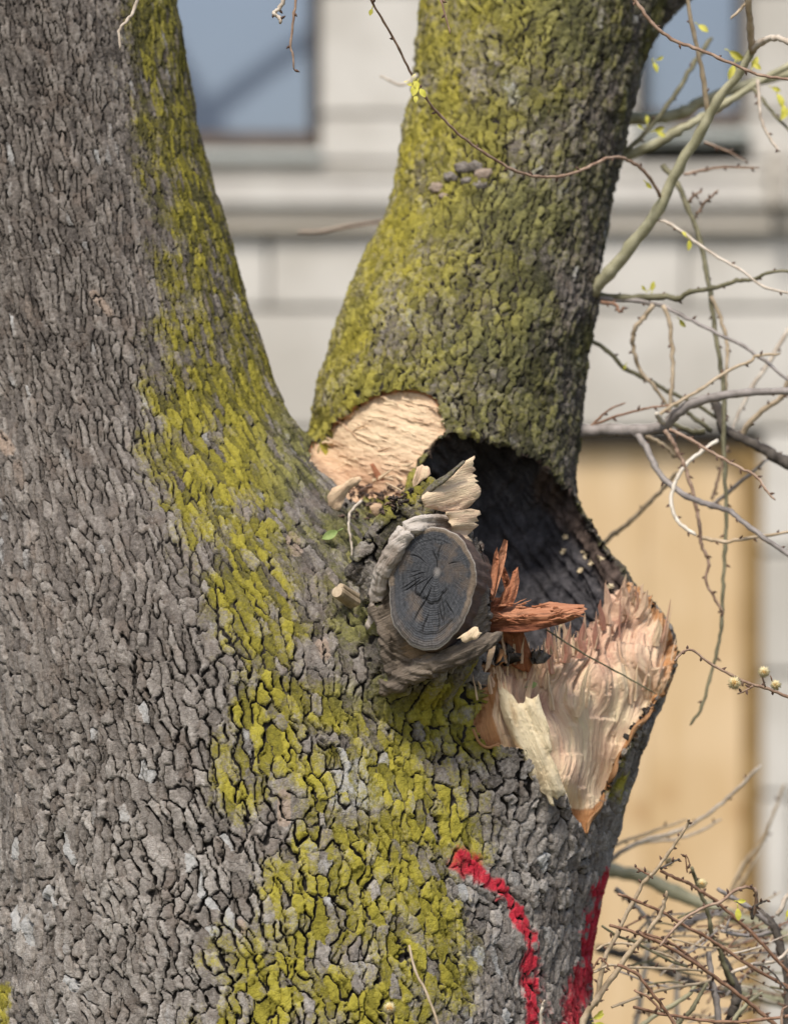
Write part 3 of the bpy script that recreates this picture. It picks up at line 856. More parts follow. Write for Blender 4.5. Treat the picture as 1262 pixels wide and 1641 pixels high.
def roll(name, pts, mat, parent, sub=6, sides=16, lump=0.12, seed=0, tone=0.2, tonef=None, inner=0.0, flat=None):
    "pts of (x, y, Y, radius in mm)"
    c = catmull(pts, sub)
    path = [P(q[0], q[1], q[2]) for q in c]; rad = [q[3] / 1000 for q in c]
    v, f, a, r = tube_data(path, rad, sides, lump, seed, flat)
    n = len(c)
    tn = np.repeat([tone if tonef is None else tonef(i / (n - 1)) for i in range(n)], sides)
    return mesh_py(name, v, f, mat, parent, True, dict(fa=a, fr=r, tone=tn, inner=np.full(len(v), inner)))

# ------------------------------------------------------------------ pieces of the wound
RIMN = tree
blades = Blades()
def fdir_at(x, y):
    v = np.array((x - 915.0, y - 1800.0)); return v / np.linalg.norm(v)
def sliver(x, y, L, w, tone, lean=0.0, out=0.004, B_=None):
    d = fdir_at(x, y); a = random.gauss(0, 0.10) + lean
    d = np.array((d[0] * math.cos(a) - d[1] * math.sin(a), d[0] * math.sin(a) + d[1] * math.cos(a)))
    y0 = surf(x, y, 4)
    p0 = P(x, y, y0 - out * 0.3); p1 = P(x + d[0] * L, y + d[1] * L, y0 - out - random.uniform(0, .010))
    (B_ or blades).add(p0, p1, w / 1000, w / 1000 * random.uniform(.15, .4), tone, bend=random.uniform(-.02, .05))
edge_run = [(772, 1100), (800, 1072), (835, 1062), (862, 1068), (880, 1050), (900, 1032), (925, 1022), (950, 1016)]
edge_run2 = [(958, 1004), (964, 985), (972, 965), (985, 948), (1003, 938), (1022, 950), (1040, 968)]
for run, cnt_, lmax in ((edge_run, 60, 46), (edge_run2, 26, 26)):
    c = catmull(run, 12)
    for i in range(cnt_):
        q = c[random.randrange(len(c))]
        sliver(q[0] + random.gauss(0, 4), q[1] + random.uniform(0, 26), random.uniform(14, lmax), random.uniform(2.5, 7), random.uniform(0.1, 0.6))
for i in range(45):
    x, y = random.uniform(775, 1075), random.uniform(950, 1140)
    if sd_poly(np.array([x], np.float32), np.array([y], np.float32), TORN)[0] > -14: continue
    sliver(x, y, random.uniform(14, 70) * (1.1 if y < 1180 else .6), random.uniform(2, 6.5), 0.10 + 0.75 * float(sstep(1190, 1030, y)) * random.random() , out=0.002)
blades.build('torn_splinters', WOOD, tree)['kind'] = 'stuff'

pf = Blades()
for i in range(70):
    x, y = random.uniform(505, 705), random.uniform(632, 775)
    if sd_poly(np.array([x], np.float32), np.array([y], np.float32), PATCH)[0] > -8: continue
    a = random.gauss(.28, .14); L = random.uniform(12, 40); y0 = surf(x, y, 4)
    pf.add(P(x, y, y0 + .0005), P(x + L * math.cos(a), y + L * math.sin(a) * (1 if random.random() < .8 else -1), surf(x + L * math.cos(a), y + L * math.sin(a), 4) - random.uniform(0, .003)), random.uniform(.002, .007), .0016, random.uniform(-.1, .5))
pf.build('torn_fibres', PATCHW, tree)['kind'] = 'stuff'
# larger splinters that stand free, each a part
for (x, y, L, w, tn, ln) in [(790, 1080, 60, 14, .5, -.12), (812, 1075, 58, 10, .8, .05), (845, 1090, 62, 15, .75, .1), (880, 1080, 78, 16, .9, -.08), (905, 1062, 60, 15, .8, .1), (868, 1100, 60, 12, .6, .2),
                             (930, 1055, 58, 14, .9, .0), (955, 1040, 46, 12, .9, -.12), (975, 1000, 66, 14, .6, -.04), (1000, 985, 58, 16, .5, -.02), (1024, 990, 46, 14, .3, .04), (965, 1010, 50, 9, .9, -.25),
                             (1050, 1035, 42, 13, .15, .06), (840, 1150, 75, 9, .25, .15), (925, 1150, 90, 9, .1, .12)]:
    bl = Blades(); sliver(x, y, L, w, tn, ln, 0.008, bl); bl.build('splinter', WOOD, tree)

# bark lip: curled orange inner bark along the right-hand edge of the wound
lip = [(1076, 1082), (1062, 1112), (1050, 1122), (1036, 1150), (1016, 1168), (1006, 1192), (990, 1212), (983, 1240), (970, 1262), (962, 1292), (944, 1316), (940, 1336)]
roll('inner_bark_lip', [(x, y, surf(x, y) - 0.002, 3.0 + 1.4 * math.sin(i * 2.1)) for i, (x, y) in enumerate(lip)], INNER, tree, 6, 9, 0.5, 3, 0.55, flat=1.6)
lip2 = [(757, 1168), (768, 1190), (782, 1198), (800, 1192)]
roll('inner_bark_lip', [(x, y, surf(x, y) - 0.001, 2.4) for x, y in lip2], INNER, tree, 6, 9, 0.3, 5, 0.5)

# red heartwood splinters in the hollow
Yr = -0.30
plate_piece('heartwood_splinter', [(768, 992), (778, 972), (800, 976), (828, 968), (850, 974), (880, 964), (912, 968), (936, 969), (941, 976), (925, 990), (900, 1000), (868, 1008), (838, 1014), (800, 1012), (772, 1012)],
            lambda x, y: Yr - 0.03 * (x - 770) / 170 + 0.05 * max(0, (990 - y) / 26.0) ** 1.3, 0.016, (1, -0.06), REDW, tree, 3.6, 0.011, tonef=lambda x, y: 0.05 + 0.75 * float(sstep(984, 1004, y)), seed=21, jag=10)
rb = Blades()
def rsliv(pts, w, tn, Ya, Yb, name='heartwood_splinter'):
    c = catmull([(x, y) for x, y in pts], 5); n = len(c)
    path = [P(q[0], q[1], Ya + (Yb - Ya) * i / (n - 1)) for i, q in enumerate(c)]
    rad = [w / 2000 * (1.0 - 0.75 * (i / (n - 1)) ** 2) * random.uniform(.8, 1.2) for i in range(n)]
    v, f, a, r = tube_data(path, rad, 7, 0.35, w, 0.55)
    return mesh_py(name, v, f, REDW, tree, False, dict(fa=a, fr=r, tone=np.full(len(v), tn), inner=np.zeros(len(v))))
for k, (pl, yy, fd, tn) in enumerate([
        ([(766, 964), (778, 932), (790, 906), (800, 882), (807, 864), (813, 866), (811, 890), (805, 915), (797, 942), (790, 964)], -.325, (.35, -1), .10),
        ([(776, 955), (786, 920), (791, 888), (796, 876), (799, 900), (795, 930), (790, 956)], -.335, (.2, -1), .30),
        ([(798, 972), (804, 950), (816, 936), (821, 916), (829, 908), (832, 930), (828, 952), (820, 972)], -.305, (.35, -1), .25),
        ([(768, 988), (766, 962), (782, 950), (800, 958), (815, 946), (822, 962), (816, 982), (795, 992)], -.285, (.6, -1), .55),
        ([(784, 955), (772, 938), (758, 922), (747, 908), (764, 916), (780, 934), (790, 948)], -.345, (-.7, -1), .2),
        ([(812, 962), (806, 935), (800, 915), (808, 908), (820, 936), (826, 958)], -.27, (-.3, -1), .5)]):
    sp_ = plate_piece('heartwood_splinter', pl, lambda x, y, yy=yy: yy + 0.0004 * (x - 790), .009, fd, REDW, tree, 3.6, .008, tone=tn, seed=80 + k, jag=5)
    sp_.data.polygons.foreach_set('use_smooth', [False] * len(sp_.data.polygons))
plate_piece('heartwood_splinter', [(784, 1006), (812, 1012), (838, 1012), (846, 1035), (856, 1058), (846, 1078), (828, 1072), (812, 1062), (800, 1040), (788, 1024)],
            lambda x, y: -0.265 + 0.0004 * (y - 1010), 0.014, (0.25, 1), REDW, tree, 5, 0.007, tone=0.5, seed=23, jag=5)
for i in range(55):
    x = random.uniform(775, 925); y0 = 972 - 0.02 * (x - 775) + random.uniform(-4, 24)
    a = random.gauss(0.05, 0.22); L = random.uniform(8, 24)
    p0 = P(x, y0, Yr - 0.03 * (x - 770) / 170 - 0.002); p1 = P(x + L * math.cos(a), y0 - L * math.sin(a), Yr - 0.03 * (x - 770) / 170 - random.uniform(.002, .012))
    rb.add(p0, p1, random.uniform(.0015, .004), .0015, random.uniform(0, .6))
rb.build('heartwood_fibres', REDW, tree)['kind'] = 'stuff'

# ------------------------------------------------------------------ the old sawn branch stub
def mat_stub():
    t = NT('weathered_stub_end')
    rr_, th_, crk = t.attr('rr'), t.attr('th'), t.attr('crk')
    g = t.noise(220, 4, 0.65); n = t.noise(26, 3)
    ring = t.math('SINE', t.math('MULTIPLY', t.math('ADD', rr_, t.math('MULTIPLY', n, 0.05)), 210))
    ring2 = t.math('SINE', t.math('MULTIPLY', t.math('ADD', rr_, t.math('MULTIPLY', n, 0.06)), 74))
    cx = t.n('ShaderNodeCombineXYZ'); t.put(cx.inputs[0], t.math('MULTIPLY', th_, 46)); t.put(cx.inputs[1], t.math('MULTIPLY', rr_, 2.5))
    ray = t.noise(1.0, 4, 0.7, vec=cx.outputs[0])
    heart = t.ramp(t.math('ADD', t.math('MULTIPLY', ray, 0.5), t.math('ADD', t.math('MULTIPLY', g, 0.35), t.math('MULTIPLY', ring2, 0.025))),
                   [(0.30, (0.030, 0.031, 0.034)), (0.5, (0.092, 0.094, 0.100)), (0.72, (0.25, 0.25, 0.25))])
    sap = t.ramp(t.math('ADD', t.math('MULTIPLY', ray, 0.5), t.math('MULTIPLY', g, 0.45)), [(0.25, (0.10, 0.078, 0.058)), (0.6, (0.25, 0.195, 0.145)), (0.85, (0.36, 0.30, 0.24))])
    rk = t.math('ADD', rr_, t.math('MULTIPLY', t.math('SUBTRACT', n, 0.5), 0.18))
    hz = t.attr('low')
    col = t.mix(t.math('MULTIPLY', t.step(rk, 0.84, 0.90), hz), heart, sap)
    col = t.mix(t.math('MULTIPLY', t.step(rr_, 0.965, 0.985), 0.7), col, (0.42, 0.38, 0.33))
    col = t.mix(t.math('MULTIPLY', t.step(rr_, 0.12, 0.02), 0.6), col, (0.42, 0.38, 0.34))
    col = t.mix(t.math('MULTIPLY', t.step(n, 0.52, 0.68), 0.45), col, (0.20, 0.145, 0.10))
    col = t.mix(crk, col, (0.012, 0.011, 0.011))
    h = t.math('ADD', t.math('MULTIPLY', ring, 0.12), t.math('ADD', t.math('MULTIPLY', ray, 0.9), t.math('MULTIPLY', g, 0.6)))
    return t.done(col, 0.95, t.bump(h, 1.0, 0.0022))

def make_stub():
    ax = Vector((-0.19, -0.97, 0.08)).normalized()                     # the way the sawn end faces
    ux = Vector((0, 0, 1)).cross(-ax).normalized(); uz = (-ax).cross(ux).normalized()
    if ux.x < 0: ux = -ux
    if uz.z < 0: uz = -uz
    C0 = P(690, 940, -0.438)
    NA, NR = 320, 48
    def rad(a):
        c, s = math.cos(a), math.sin(a)
        e = 1.0 / math.sqrt((c / 0.0680) ** 2 + (s / 0.0905) ** 2)
        return e * (1 + 0.045 * math.cos(2 * a - 2.2) + 0.030 * math.sin(3 * a + 0.6) + 0.012 * math.sin(7 * a) + .008 * math.sin(13 * a + 1) + .005 * math.sin(29 * a))
    cracks = [(random.Random(3 + k).uniform(0, 2 * math.pi), random.Random(50 + k).uniform(0.10, 0.5), random.Random(90 + k).uniform(0.45, 0.8)) for k in range(15)]
    cracks += [(math.radians(195), .33, .72), (math.radians(228), 0.05, 0.50), (math.radians(262), .5, .92), (math.radians(248), .2, .75), (math.radians(285), .4, .78), (math.radians(300), .45, .8), (math.radians(276), .5, .85), (math.radians(92), 0.02, .5)]
    vs, rr_, th_, ck, lo = [], [], [], [], []
    pith = (0.010, 0.024)
    for i in range(NR + 1):
        r = i / NR
        for k in range(NA):
            a = 2 * math.pi * k / NA
            R = rad(a)
            x = pith[0] * (1 - r) + math.cos(a) * R * r; z = pith[1] * (1 - r) + math.sin(a) * R * r
            c = 0.0
            for j, (ca_, r0, r1) in enumerate(cracks):
                da = (a - ca_ - 0.06 * math.sin(r * 9 + j) + math.pi) % (2 * math.pi) - math.pi
                wdt = (0.0010 if j < 15 else 0.0015) / max(r * R, 0.004)
                if r0 < r < r1:
                    tp = min(1, (r - r0) * 8, (r1 - r) * 8)
                    c = max(c, max(0, 1 - abs(da) / (wdt * .5 + 0.010)) * tp * (0.75 if j < 15 else 1))
            deg = math.degrees(a)
            if 168 < deg < 318:
                rc = 0.50 - 0.0010 * (deg - 168) + 0.018 * math.sin(a * 7) + 0.010 * math.sin(a * 17) ; tp = min(1, (deg - 168) / 40, (318 - deg) / 12)
                c = max(c, max(0, 1 - abs(r - rc) / 0.024) * tp)
            if 255 < deg < 300: c = max(c, 0.8 * max(0, 1 - abs(r - 0.80) / 0.02))
            if 70 < deg < 200: c = max(c, 0.35 * max(0, 1 - abs(r - 0.70) / 0.018))
            n = 0.0022 * math.sin(x * 60 + 1) * math.cos(z * 55) + 0.0006 * math.sin(r * 130)
            p = C0 + ux * x + uz * z + ax * (n - 0.0045 * c - 0.004 * max(0, r - .95) / .05)
            vs.append(p); rr_.append(r); th_.append(a); ck.append(min(1, c * 0.95)); lo.append(0.25 + 0.75 * float(sstep(-.6, .15, math.sin(a + 0.5))) if deg > 180 else 1.0)
    fs = []
    for i in range(NR):
        for k in range(NA):
            a, b = i * NA + k, i * NA + (k + 1) % NA
            fs.append([a, b, b + NA, a + NA])
    stub = tag(empty('branch_stub', tuple(C0 - ax * 0.09)), None)
    stub.parent = tree
    inv = Matrix.Translation(-(C0 - ax * 0.09))
    end = mesh_py('sawn_end', [inv @ p for p in vs], fs, mat_stub(), stub, True, dict(rr=rr_, th=th_, crk=ck, low=lo))
    end.data.flip_normals()
    sv, sf, a_, r_ = [], [], [], []
    NS = 14
    for i in range(NS + 1):
        for k in range(NA):
            a = 2 * math.pi * k / NA; R = rad(a)
            d = 0.13 * i / NS
            w = 1 + 0.05 * (d / 0.13) + 0.012 * math.sin(9 * a + 3 * math.sin(d * 60)) + 0.010 * math.sin(23 * a + d * 30)
            if i == 0: w = 0.995
            p = C0 + ux * math.cos(a) * R * w + uz * math.sin(a) * R * w - ax * (d + 0.004)
            sv.append(inv @ p); a_.append(a * 0.08); r_.append(d)
    for i in range(NS):
        for k in range(NA):
            a, b = i * NA + k, i * NA + (k + 1) % NA
            sf.append([a, b, b + NA, a + NA])
    sdm = mat_wood('stub_side_wood', (0.16, 0.105, 0.08), (0.085, 0.056, 0.045), (0.030, 0.021, 0.018), sa=260, sr=25)
    so = mesh_py('stub_side', sv, sf, sdm, stub, True, dict(fa=a_, fr=r_, tone=np.full(len(sv), .3), inner=np.zeros(len(sv))))
    so.data.flip_normals()
make_stub()

# callus wood grown round the stub
_along = np.arctan2(px - 692, -(py - 945)) * 0.09
_acr = np.hypot(px - 692, (py - 945)) / 1000
part_of('callus_rim', fl == 4, GREYW, dict(fa=_acr, fr=_along, tone=0.18 - 0.5 * np.exp(-((px - 655) / 40) ** 2 - ((py - 842) / 30) ** 2) + 0.3 * fbm(V * 30, 2, 150), inner=0.45 * sstep(700, 740, px)))
part_of('callus_lip', fl == 5, LIPW, dict(fa=(py + .45 * px) / 1000, fr=(px - .45 * py) / 1000, tone=0.22 + 0.4 * fbm(V * 22, 2, 151), inner=0.8 * np.exp(-((px - 668) / 38) ** 2 - ((py - 1040) / 26) ** 2)))
plate_piece('torn_flap', [(731, 1024), (745, 1014), (760, 1004), (772, 1014), (764, 1024), (745, 1030)], lambda x, y: -.452, .006, (0.4, -1), WOOD, tree, 5, .003, tone=.05, seed=33, jag=4)
# ragged pale flaps of torn wood standing up behind the stub
def teeth(a, b, n, amp, rr):
    out = []
    for i in range(n):
        t = (i + 0.5) / n; x, y = a[0] + (b[0] - a[0]) * t, a[1] + (b[1] - a[1]) * t
        out.append((x + (amp if i % 2 == 0 else -amp * .5) * rr.uniform(.4, 1.2), y + rr.uniform(-2, 2)))
    return out
r5 = random.Random(5)
plate_piece('torn_flap', [(680, 812), (676, 794), (694, 780), (722, 760), (746, 738), (760, 730), (757, 747)] + teeth((757, 750), (764, 782), 7, 5, r5) + [(770, 788), (766, 798)] + [(752, 812), (738, 822), (718, 822), (702, 818)],
            lambda x, y: -0.405 + 0.0010 * (x - 690) - 0.0002 * (y - 780), .010, (1, -.25), WOOD, tree, 5, .006, tonef=lambda x, y: 0.12 + .3 * float(sstep(800, 820, y)), seed=41, jag=3)
plate_piece('torn_flap', [(714, 820), (735, 818), (754, 815), (768, 818)] + teeth((766, 822), (760, 845), 5, 6, r5) + [(748, 858), (756, 866)] + teeth((753, 868), (750, 892), 5, 4, r5) + [(744, 884), (734, 868), (722, 848)],
            lambda x, y: -0.432 + 0.0012 * (x - 714), .010, (1, -.1), WOOD, tree, 4, .007, tone=.22, seed=43, jag=3)
plate_piece('torn_flap', [(663, 786), (660, 772), (668, 748), (676, 744), (688, 750), (690, 760), (680, 768), (672, 774), (670, 788)],
            lambda x, y: -0.345, .008, (0.3, -1), WOOD, tree, 4, .004, tone=.25, seed=45, jag=3)
plate_piece('torn_flap', [(757, 930), (768, 936), (776, 952), (778, 970), (772, 985), (764, 975)], lambda x, y: -0.375, .008, (0.2, 1), WOOD, tree, 4, .004, tone=.55, seed=46, jag=4)
plate_piece('torn_flap', [(786, 1030), (796, 1024), (792, 1045), (784, 1070), (776, 1078), (780, 1050)], lambda x, y: -0.36, .006, (0.3, -1), WOOD, tree, 4, .003, tone=.3, seed=47, jag=3)
BM = dict(plate=.5, prof=1, lichen=.8, pale=0, paint=0, olive=.5, tan=0)
def bark_roll(name, pts, sides=12, lump=.25, seed=0, **kw):
    c = catmull(pts, 5)
    v, f, a, r = tube_data([P(q[0], q[1], q[2]) for q in c], [q[3] / 1000 for q in c], sides, lump, seed)
    at = dict(BM); at.update(kw)
    return mesh_py(name, v, f, BARK, tree, True, {k: np.full(len(v), x) for k, x in at.items()})
bark_roll('bark_ridge', [(672, 806, -.40, 4), (690, 783, -.404, 4.5), (718, 762, -.388, 4), (743, 740, -.362, 2.5)], lump=.5, seed=1, olive=.8, lichen=.5, plate=.2)

# ------------------------------------------------------------------ loose things lying on the tree
def ysl(x, y): return min(surf(x, y, 6), surf(x + 14, y + 8, 6), -0.20) - 0.016
slabpoly = [(797, 1098), (808, 1104), (820, 1113), (830, 1128), (838, 1127), (842, 1116), (852, 1120), (862, 1112), (868, 1135), (874, 1150), (880, 1168), (880, 1185), (884, 1200), (880, 1208), (892, 1230), (898, 1250), (906, 1268),
            (898, 1275), (892, 1282), (884, 1276), (888, 1292), (880, 1288), (874, 1274), (866, 1270), (860, 1258), (848, 1245), (838, 1222), (826, 1196), (816, 1176), (806, 1152), (800, 1130)]
yk = {}
tp = (surf(820, 1110) - .020, surf(890, 1280) - .028)
slab = plate_piece('wood_slab', slabpoly, lambda x, y: tp[0] + (tp[1] - tp[0]) * (y - 1100) / 190 - 0.012 * math.sin((y - 1100) / 190 * math.pi) + 0.00012 * abs(x - (800 + (y - 1090) * .45) - 30), 0.014, (0.42, 1), SLAB, None, 3.2, 0.0055,
            tonef=lambda x, y: -0.05 + 0.8 * math.exp(-((x - 822 - (y - 1140) * .2) / 5) ** 2 - ((y - 1142) / 22) ** 2) + .5 * math.exp(-((y - 1245) / 18) ** 2 - ((x - 866) / 12) ** 2), seed=51, jag=5)
tag(slab, 'pale torn slab of wood hanging over the bark below the wound', 'wood piece')
chip = plate_piece('bark_chip', [(524, 796), (532, 782), (548, 776), (562, 766), (576, 763), (580, 768), (572, 778), (560, 784), (552, 800), (546, 816), (536, 822), (526, 814)],
            lambda x, y: min(surf(545, 800), surf(560, 780), surf(535, 810)) - .010 + 0.0003 * (y - 800), .014, (0.7, -.6), PATCHW, None, 4, .004, tone=.2, seed=61, jag=2)
tag(chip, 'curled orange-tan chip lying in the fork below the upper torn patch', 'wood chip')
chip2 = plate_piece('bark_chip', [(592, 812), (600, 806), (612, 808), (611, 820), (602, 828), (595, 822)], lambda x, y: surf(602, 818) - .012, .006, (1, 0), PATCHW, None, 4, .002, tone=.5, seed=62)
tag(chip2, 'small pinkish flake lying between the mossy ridge and the twig', 'wood chip')
chip3 = plate_piece('bark_chip', [(592, 744), (598, 742), (616, 768), (612, 776), (604, 770)], lambda x, y: surf(604, 762) - .008, .006, (.5, 1), REDW, None, 4, .003, tone=.3, seed=63)
tag(chip3, 'thin dark red sliver leaning on the upper torn patch', 'wood chip')
for i, (x, y, s, lb) in enumerate([(902, 884, 5, 'pale crumb left of the cluster on the black wall of the hollow'), (935, 890, 6, 'largest pale crumb of the cluster on the black wall of the hollow'), (945, 901, 5, 'pale crumb just below the largest one on the black hollow wall'),
                               (928, 912, 5, 'lowest pale crumb of the cluster on the black wall of the hollow'), (962, 894, 6, 'pale crumb nearest the bark rim at the right of the hollow'), (905, 860, 4, 'topmost pale crumb on the black wall of the hollow'),
                               (897, 1000, 5, 'pale crumb below the tip of the red splinter'), (977, 938, 6, 'pale crumb at the top corner of the torn wood')]):
    bl = Blades(); Yc = surf(x, y)
    for j in range(5):
        an = random.uniform(0, 6.28); bl.add(P(x + random.gauss(0, s * .4), y + random.gauss(0, s * .4), Yc + .001), P(x + s * 1.2 * math.cos(an), y + s * 1.2 * math.sin(an), Yc - random.uniform(.002, .006)), random.uniform(.003, .006), .002, random.uniform(-.1, .3))
    pc = bl.build('wood_crumb', SLAB, None)
    tag(pc, lb, 'wood crumb', 'pale crumbs in the hollow')

def mat_plain(name, c1, c2, scale=60, rough=0.6, bumpd=0.0006, trans=0.0, stretch=None):
    t = NT(name); n = t.noise(scale, 4, 0.6, stretch=stretch); g = t.noise(scale * 6, 3, .6)
    col = t.mix(t.step(n, 0.3, 0.7), c1, c2)
    if trans: t.b.inputs['Subsurface Weight'].default_value = 0.0
    return t.done(col, rough, t.bump(g, 0.5, bumpd))
TW = dict(sap=mat_plain('shoot_bark_green_grey', (0.30, 0.28, 0.17), (0.45, 0.42, 0.28), 40, .5), brown=mat_plain('twig_bark_brown', (0.22, 0.135, 0.09), (0.40, 0.28, 0.20), 70, .5),
          tan=mat_plain('twig_bark_tan', (0.36, 0.27, 0.17), (0.54, 0.43, 0.30), 60), pale=mat_plain('twig_bark_pale', (0.42, 0.34, 0.26), (0.64, 0.56, 0.46), 60),
          grey=mat_plain('twig_bark_grey', (0.20, 0.175, 0.155), (0.34, 0.30, 0.275), 50), dark=mat_plain('branch_bark_dark', (0.055, 0.045, 0.038), (0.14, 0.12, 0.10), 60, .85, .002),
          olive=mat_plain('twig_bark_olive', (0.11, 0.10, 0.055), (0.22, 0.20, 0.12), 50), red=mat_plain('twig_bark_reddish', (0.17, 0.085, 0.05), (0.32, 0.19, 0.12), 70, .5), white=mat_plain('twig_bare_white', (0.55, 0.48, 0.38), (0.78, 0.72, 0.62), 50))
LEAF = mat_plain('young_leaf', (0.46, 0.44, 0.05), (0.62, 0.56, 0.12), 90)
LEAF2 = mat_plain('fallen_leaf', (0.22, 0.30, 0.09), (0.34, 0.42, 0.15), 90)
BUDM = mat_plain('bud_scale', (0.07, 0.04, 0.03), (0.17, 0.10, 0.065), 120)

def twig(name, pts, r0, r1, Y0, Y1, mat, parent=None, buds=0.0, knob=0.0, seed=0, sub=5, sides=8, swell=0.0):
    rr = random.Random(hash((name, pts[0], seed)) & 0xffff if False else int(pts[0][0] * 7 + pts[0][1] * 13 + seed))
    ps = [(x, y) for x, y in pts]
    c = catmull(ps, sub); n = len(c)
    path, rad = [], []
    wob = 0.6 * min(r0, 4)
    for i, q in enumerate(c):
        t = i / (n - 1); Y = Y0 + (Y1 - Y0) * t
        s = (D + Y) / D
        path.append(P(q[0] + rr.gauss(0, wob * .28), q[1] + rr.gauss(0, wob * .28), Y + rr.gauss(0, .0012)))
        r = (r0 + (r1 * 0.85 - r0) * t) / 1000 * s * 0.88
        if i % sub == 0 and 0 < i < n - 1: r *= 1.18
        if swell and t < .12: r *= 1 + swell * (1 - t / .12)
        rad.append(r * rr.uniform(.94, 1.06))
    rad[-1] *= .6
    v, f, a, l = tube_data(path, rad, sides, 0.06 + knob, rr.random() * 6)
    k = 0; fm = [0] * len(f)
    if buds:
        L = 0; nxt = rr.uniform(.3, 1) * buds; side = 1
        for i in range(1, n):
            L += (path[i] - path[i - 1]).length * 1000
            if L > nxt:
                nxt = L + buds * rr.uniform(.6, 1.5); side = -side
                t = (path[i] - path[i - 1]).normalized(); o = Vector((-t.z, rr.uniform(-.6, .6), t.x)) * side
                o.normalize(); dr = (t * .7 + o).normalized()
                b0 = path[i] + o * rad[i] * .6; ln = rr.uniform(5, 10) / 1000
                vv, ff, _, _ = tube_data([b0, b0 + dr * ln * .45, b0 + dr * ln], [.0016, .0023, .0004], 5)
                m = len(v); v += vv; f += [[x + m for x in q] for q in ff]; fm += [1] * len(ff)
    o = mesh_py(name, v, f, mat, parent, True)
    o.data.materials.append(BUDM)
    o.data.polygons.foreach_set('material_index', fm)
    return o

def leaf(name, x, y, Y, L, ang, mat, parent=None, cup=0.25, wid=0.5, rot=0.0):
    "a small pointed leaf with a stalk"
    rows = 9; v, f = [], []
    d = Vector((math.cos(ang), 0.0, math.sin(ang))); s = Vector((-math.sin(ang), rot, math.cos(ang))).normalized(); nrm = d.cross(s).normalized()
    if nrm.y > 0: nrm = -nrm
    p0 = P(x, y, Y); L = L / 1000
    for i in range(rows):
        t = i / (rows - 1); w = wid * L * 0.5 * math.sin(math.pi * min(1, t * .97 + .015)) ** .8
        for k in (-1, -.5, 0, .5, 1):
            v.append(p0 + d * L * t + s * w * k + nrm * (cup * w * abs(k) + 0.08 * L * math.sin(t * 3)))
    for i in range(rows - 1):
        for k in range(4):
            a = i * 5 + k; f.append([a, a + 1, a + 6, a + 5])
    m = len(v); v += [p - nrm * .0004 for p in v]; f += [[q + m for q in fc[::-1]] for fc in f]
    vv, ff, _, _ = tube_data([p0 - d * L * .35 + nrm * .002, p0 - d * L * .1, p0 + d * L * .05], [.0008, .0008, .0006], 5)
    m = len(v); v += vv; f += [[q + m for q in fc] for fc in ff]
    return mesh_py(name, v, f, mat, parent, True)

ys_ = min(surf(530, 857), surf(520, 862), surf(540, 850)) - .008
tag(leaf('leaf', 541, 851, ys_, 27, math.pi + 0.45, LEAF2, None), 'single small green leaf resting on bark left of the sawn stub', 'leaf')
tag(leaf('leaf', 846, 1100, surf(850, 1096) - .012, 14, 0.35, LEAF2, None, wid=.7), 'tiny olive leaf stuck among pale splinters above the loose slab', 'leaf')
yt = min(surf(560, 830), surf(565, 880)) - .010
tag(twig('twig', [(579, 802), (568, 814), (559, 826), (559, 848), (563, 870), (564, 890)], 3.0, 2.2, yt, yt, TW['pale'], None), 'short bent grey twig lying on bark left of the stub', 'twig')
tag(twig('twig', [(874, 1008), (930, 1045), (985, 1075), (1050, 1112)], 1.6, 1.8, -.24, -.12, TW['olive'], None), 'thin straight grey twig lying across the pale torn wood', 'twig')
tag(twig('twig', [(655, 1515), (665, 1555), (685, 1595), (705, 1650)], 2.2, 3.0, -.60, -.62, TW['tan'], None), 'slender pale stem standing in front of the lower trunk', 'twig')
sn = empty('pruned_twig_stub', tuple(P(560, 965, surf(560, 965)))); sn.parent = tree
def stubby(x0, y0, x1, y1, r, Ya, Yb):
    c = sn.matrix_basis.translation
    path = [P(x0 + (x1 - x0) * t, y0 + (y1 - y0) * t, Ya + (Yb - Ya) * t) for t in (0, .3, .6, .9, 1)]
    v, f, _, _ = tube_data(path, [r * 1.25e-3, r * 1.05e-3, r * 1e-3, r * 1e-3, r * .9e-3], 12, .05)
    o = mesh_py('twig_stub', [p - c for p in v], f, TW['tan'], sn, False)
yb = surf(565, 968)
stubby(568, 968, 540, 948, 10, yb + .012, yb - .035); stubby(572, 958, 545, 940, 6, yb + .012, yb - .028)
print('wound', round(time.time() - T0, 1))
# ------------------------------------------------------------------ rest of the tree: foot of the trunk and upper limbs
def limb_sdf(p):
    d = smin(sd_slices(p, CH_A), sd_slices(p, CH_B), 0.05)
    d = smin(d, sd_chain(p, CH_C), 0.06)
    for L_ in LIMBS: d = smin(d, sd_chain(p, L_), 0.06)
    return d
for nm, lo_, hi_, hh in (('trunk_foot', (-1.15, -1.0, -0.12), (1.1, 1.0, Z_LO + 0.03), 0.026), ('upper_limbs', (-2.2, -0.7, Z_HI - 0.03), (1.6, 1.5, 5.9), 0.03)):
    v_, q_ = surface_nets(lo_, hi_, hh, limb_sdf)
    v_ = project(v_, limb_sdf, 3, 0.02)
    n_ = vnorm(v_, q_)
    f_ = bark_fields(v_)
    mesh_np(nm, v_ + n_ * (np.minimum(f_['h'], 0) * 0.8 - 0.006)[:, None], q_, BARK, tree, True, f_['attrs'])

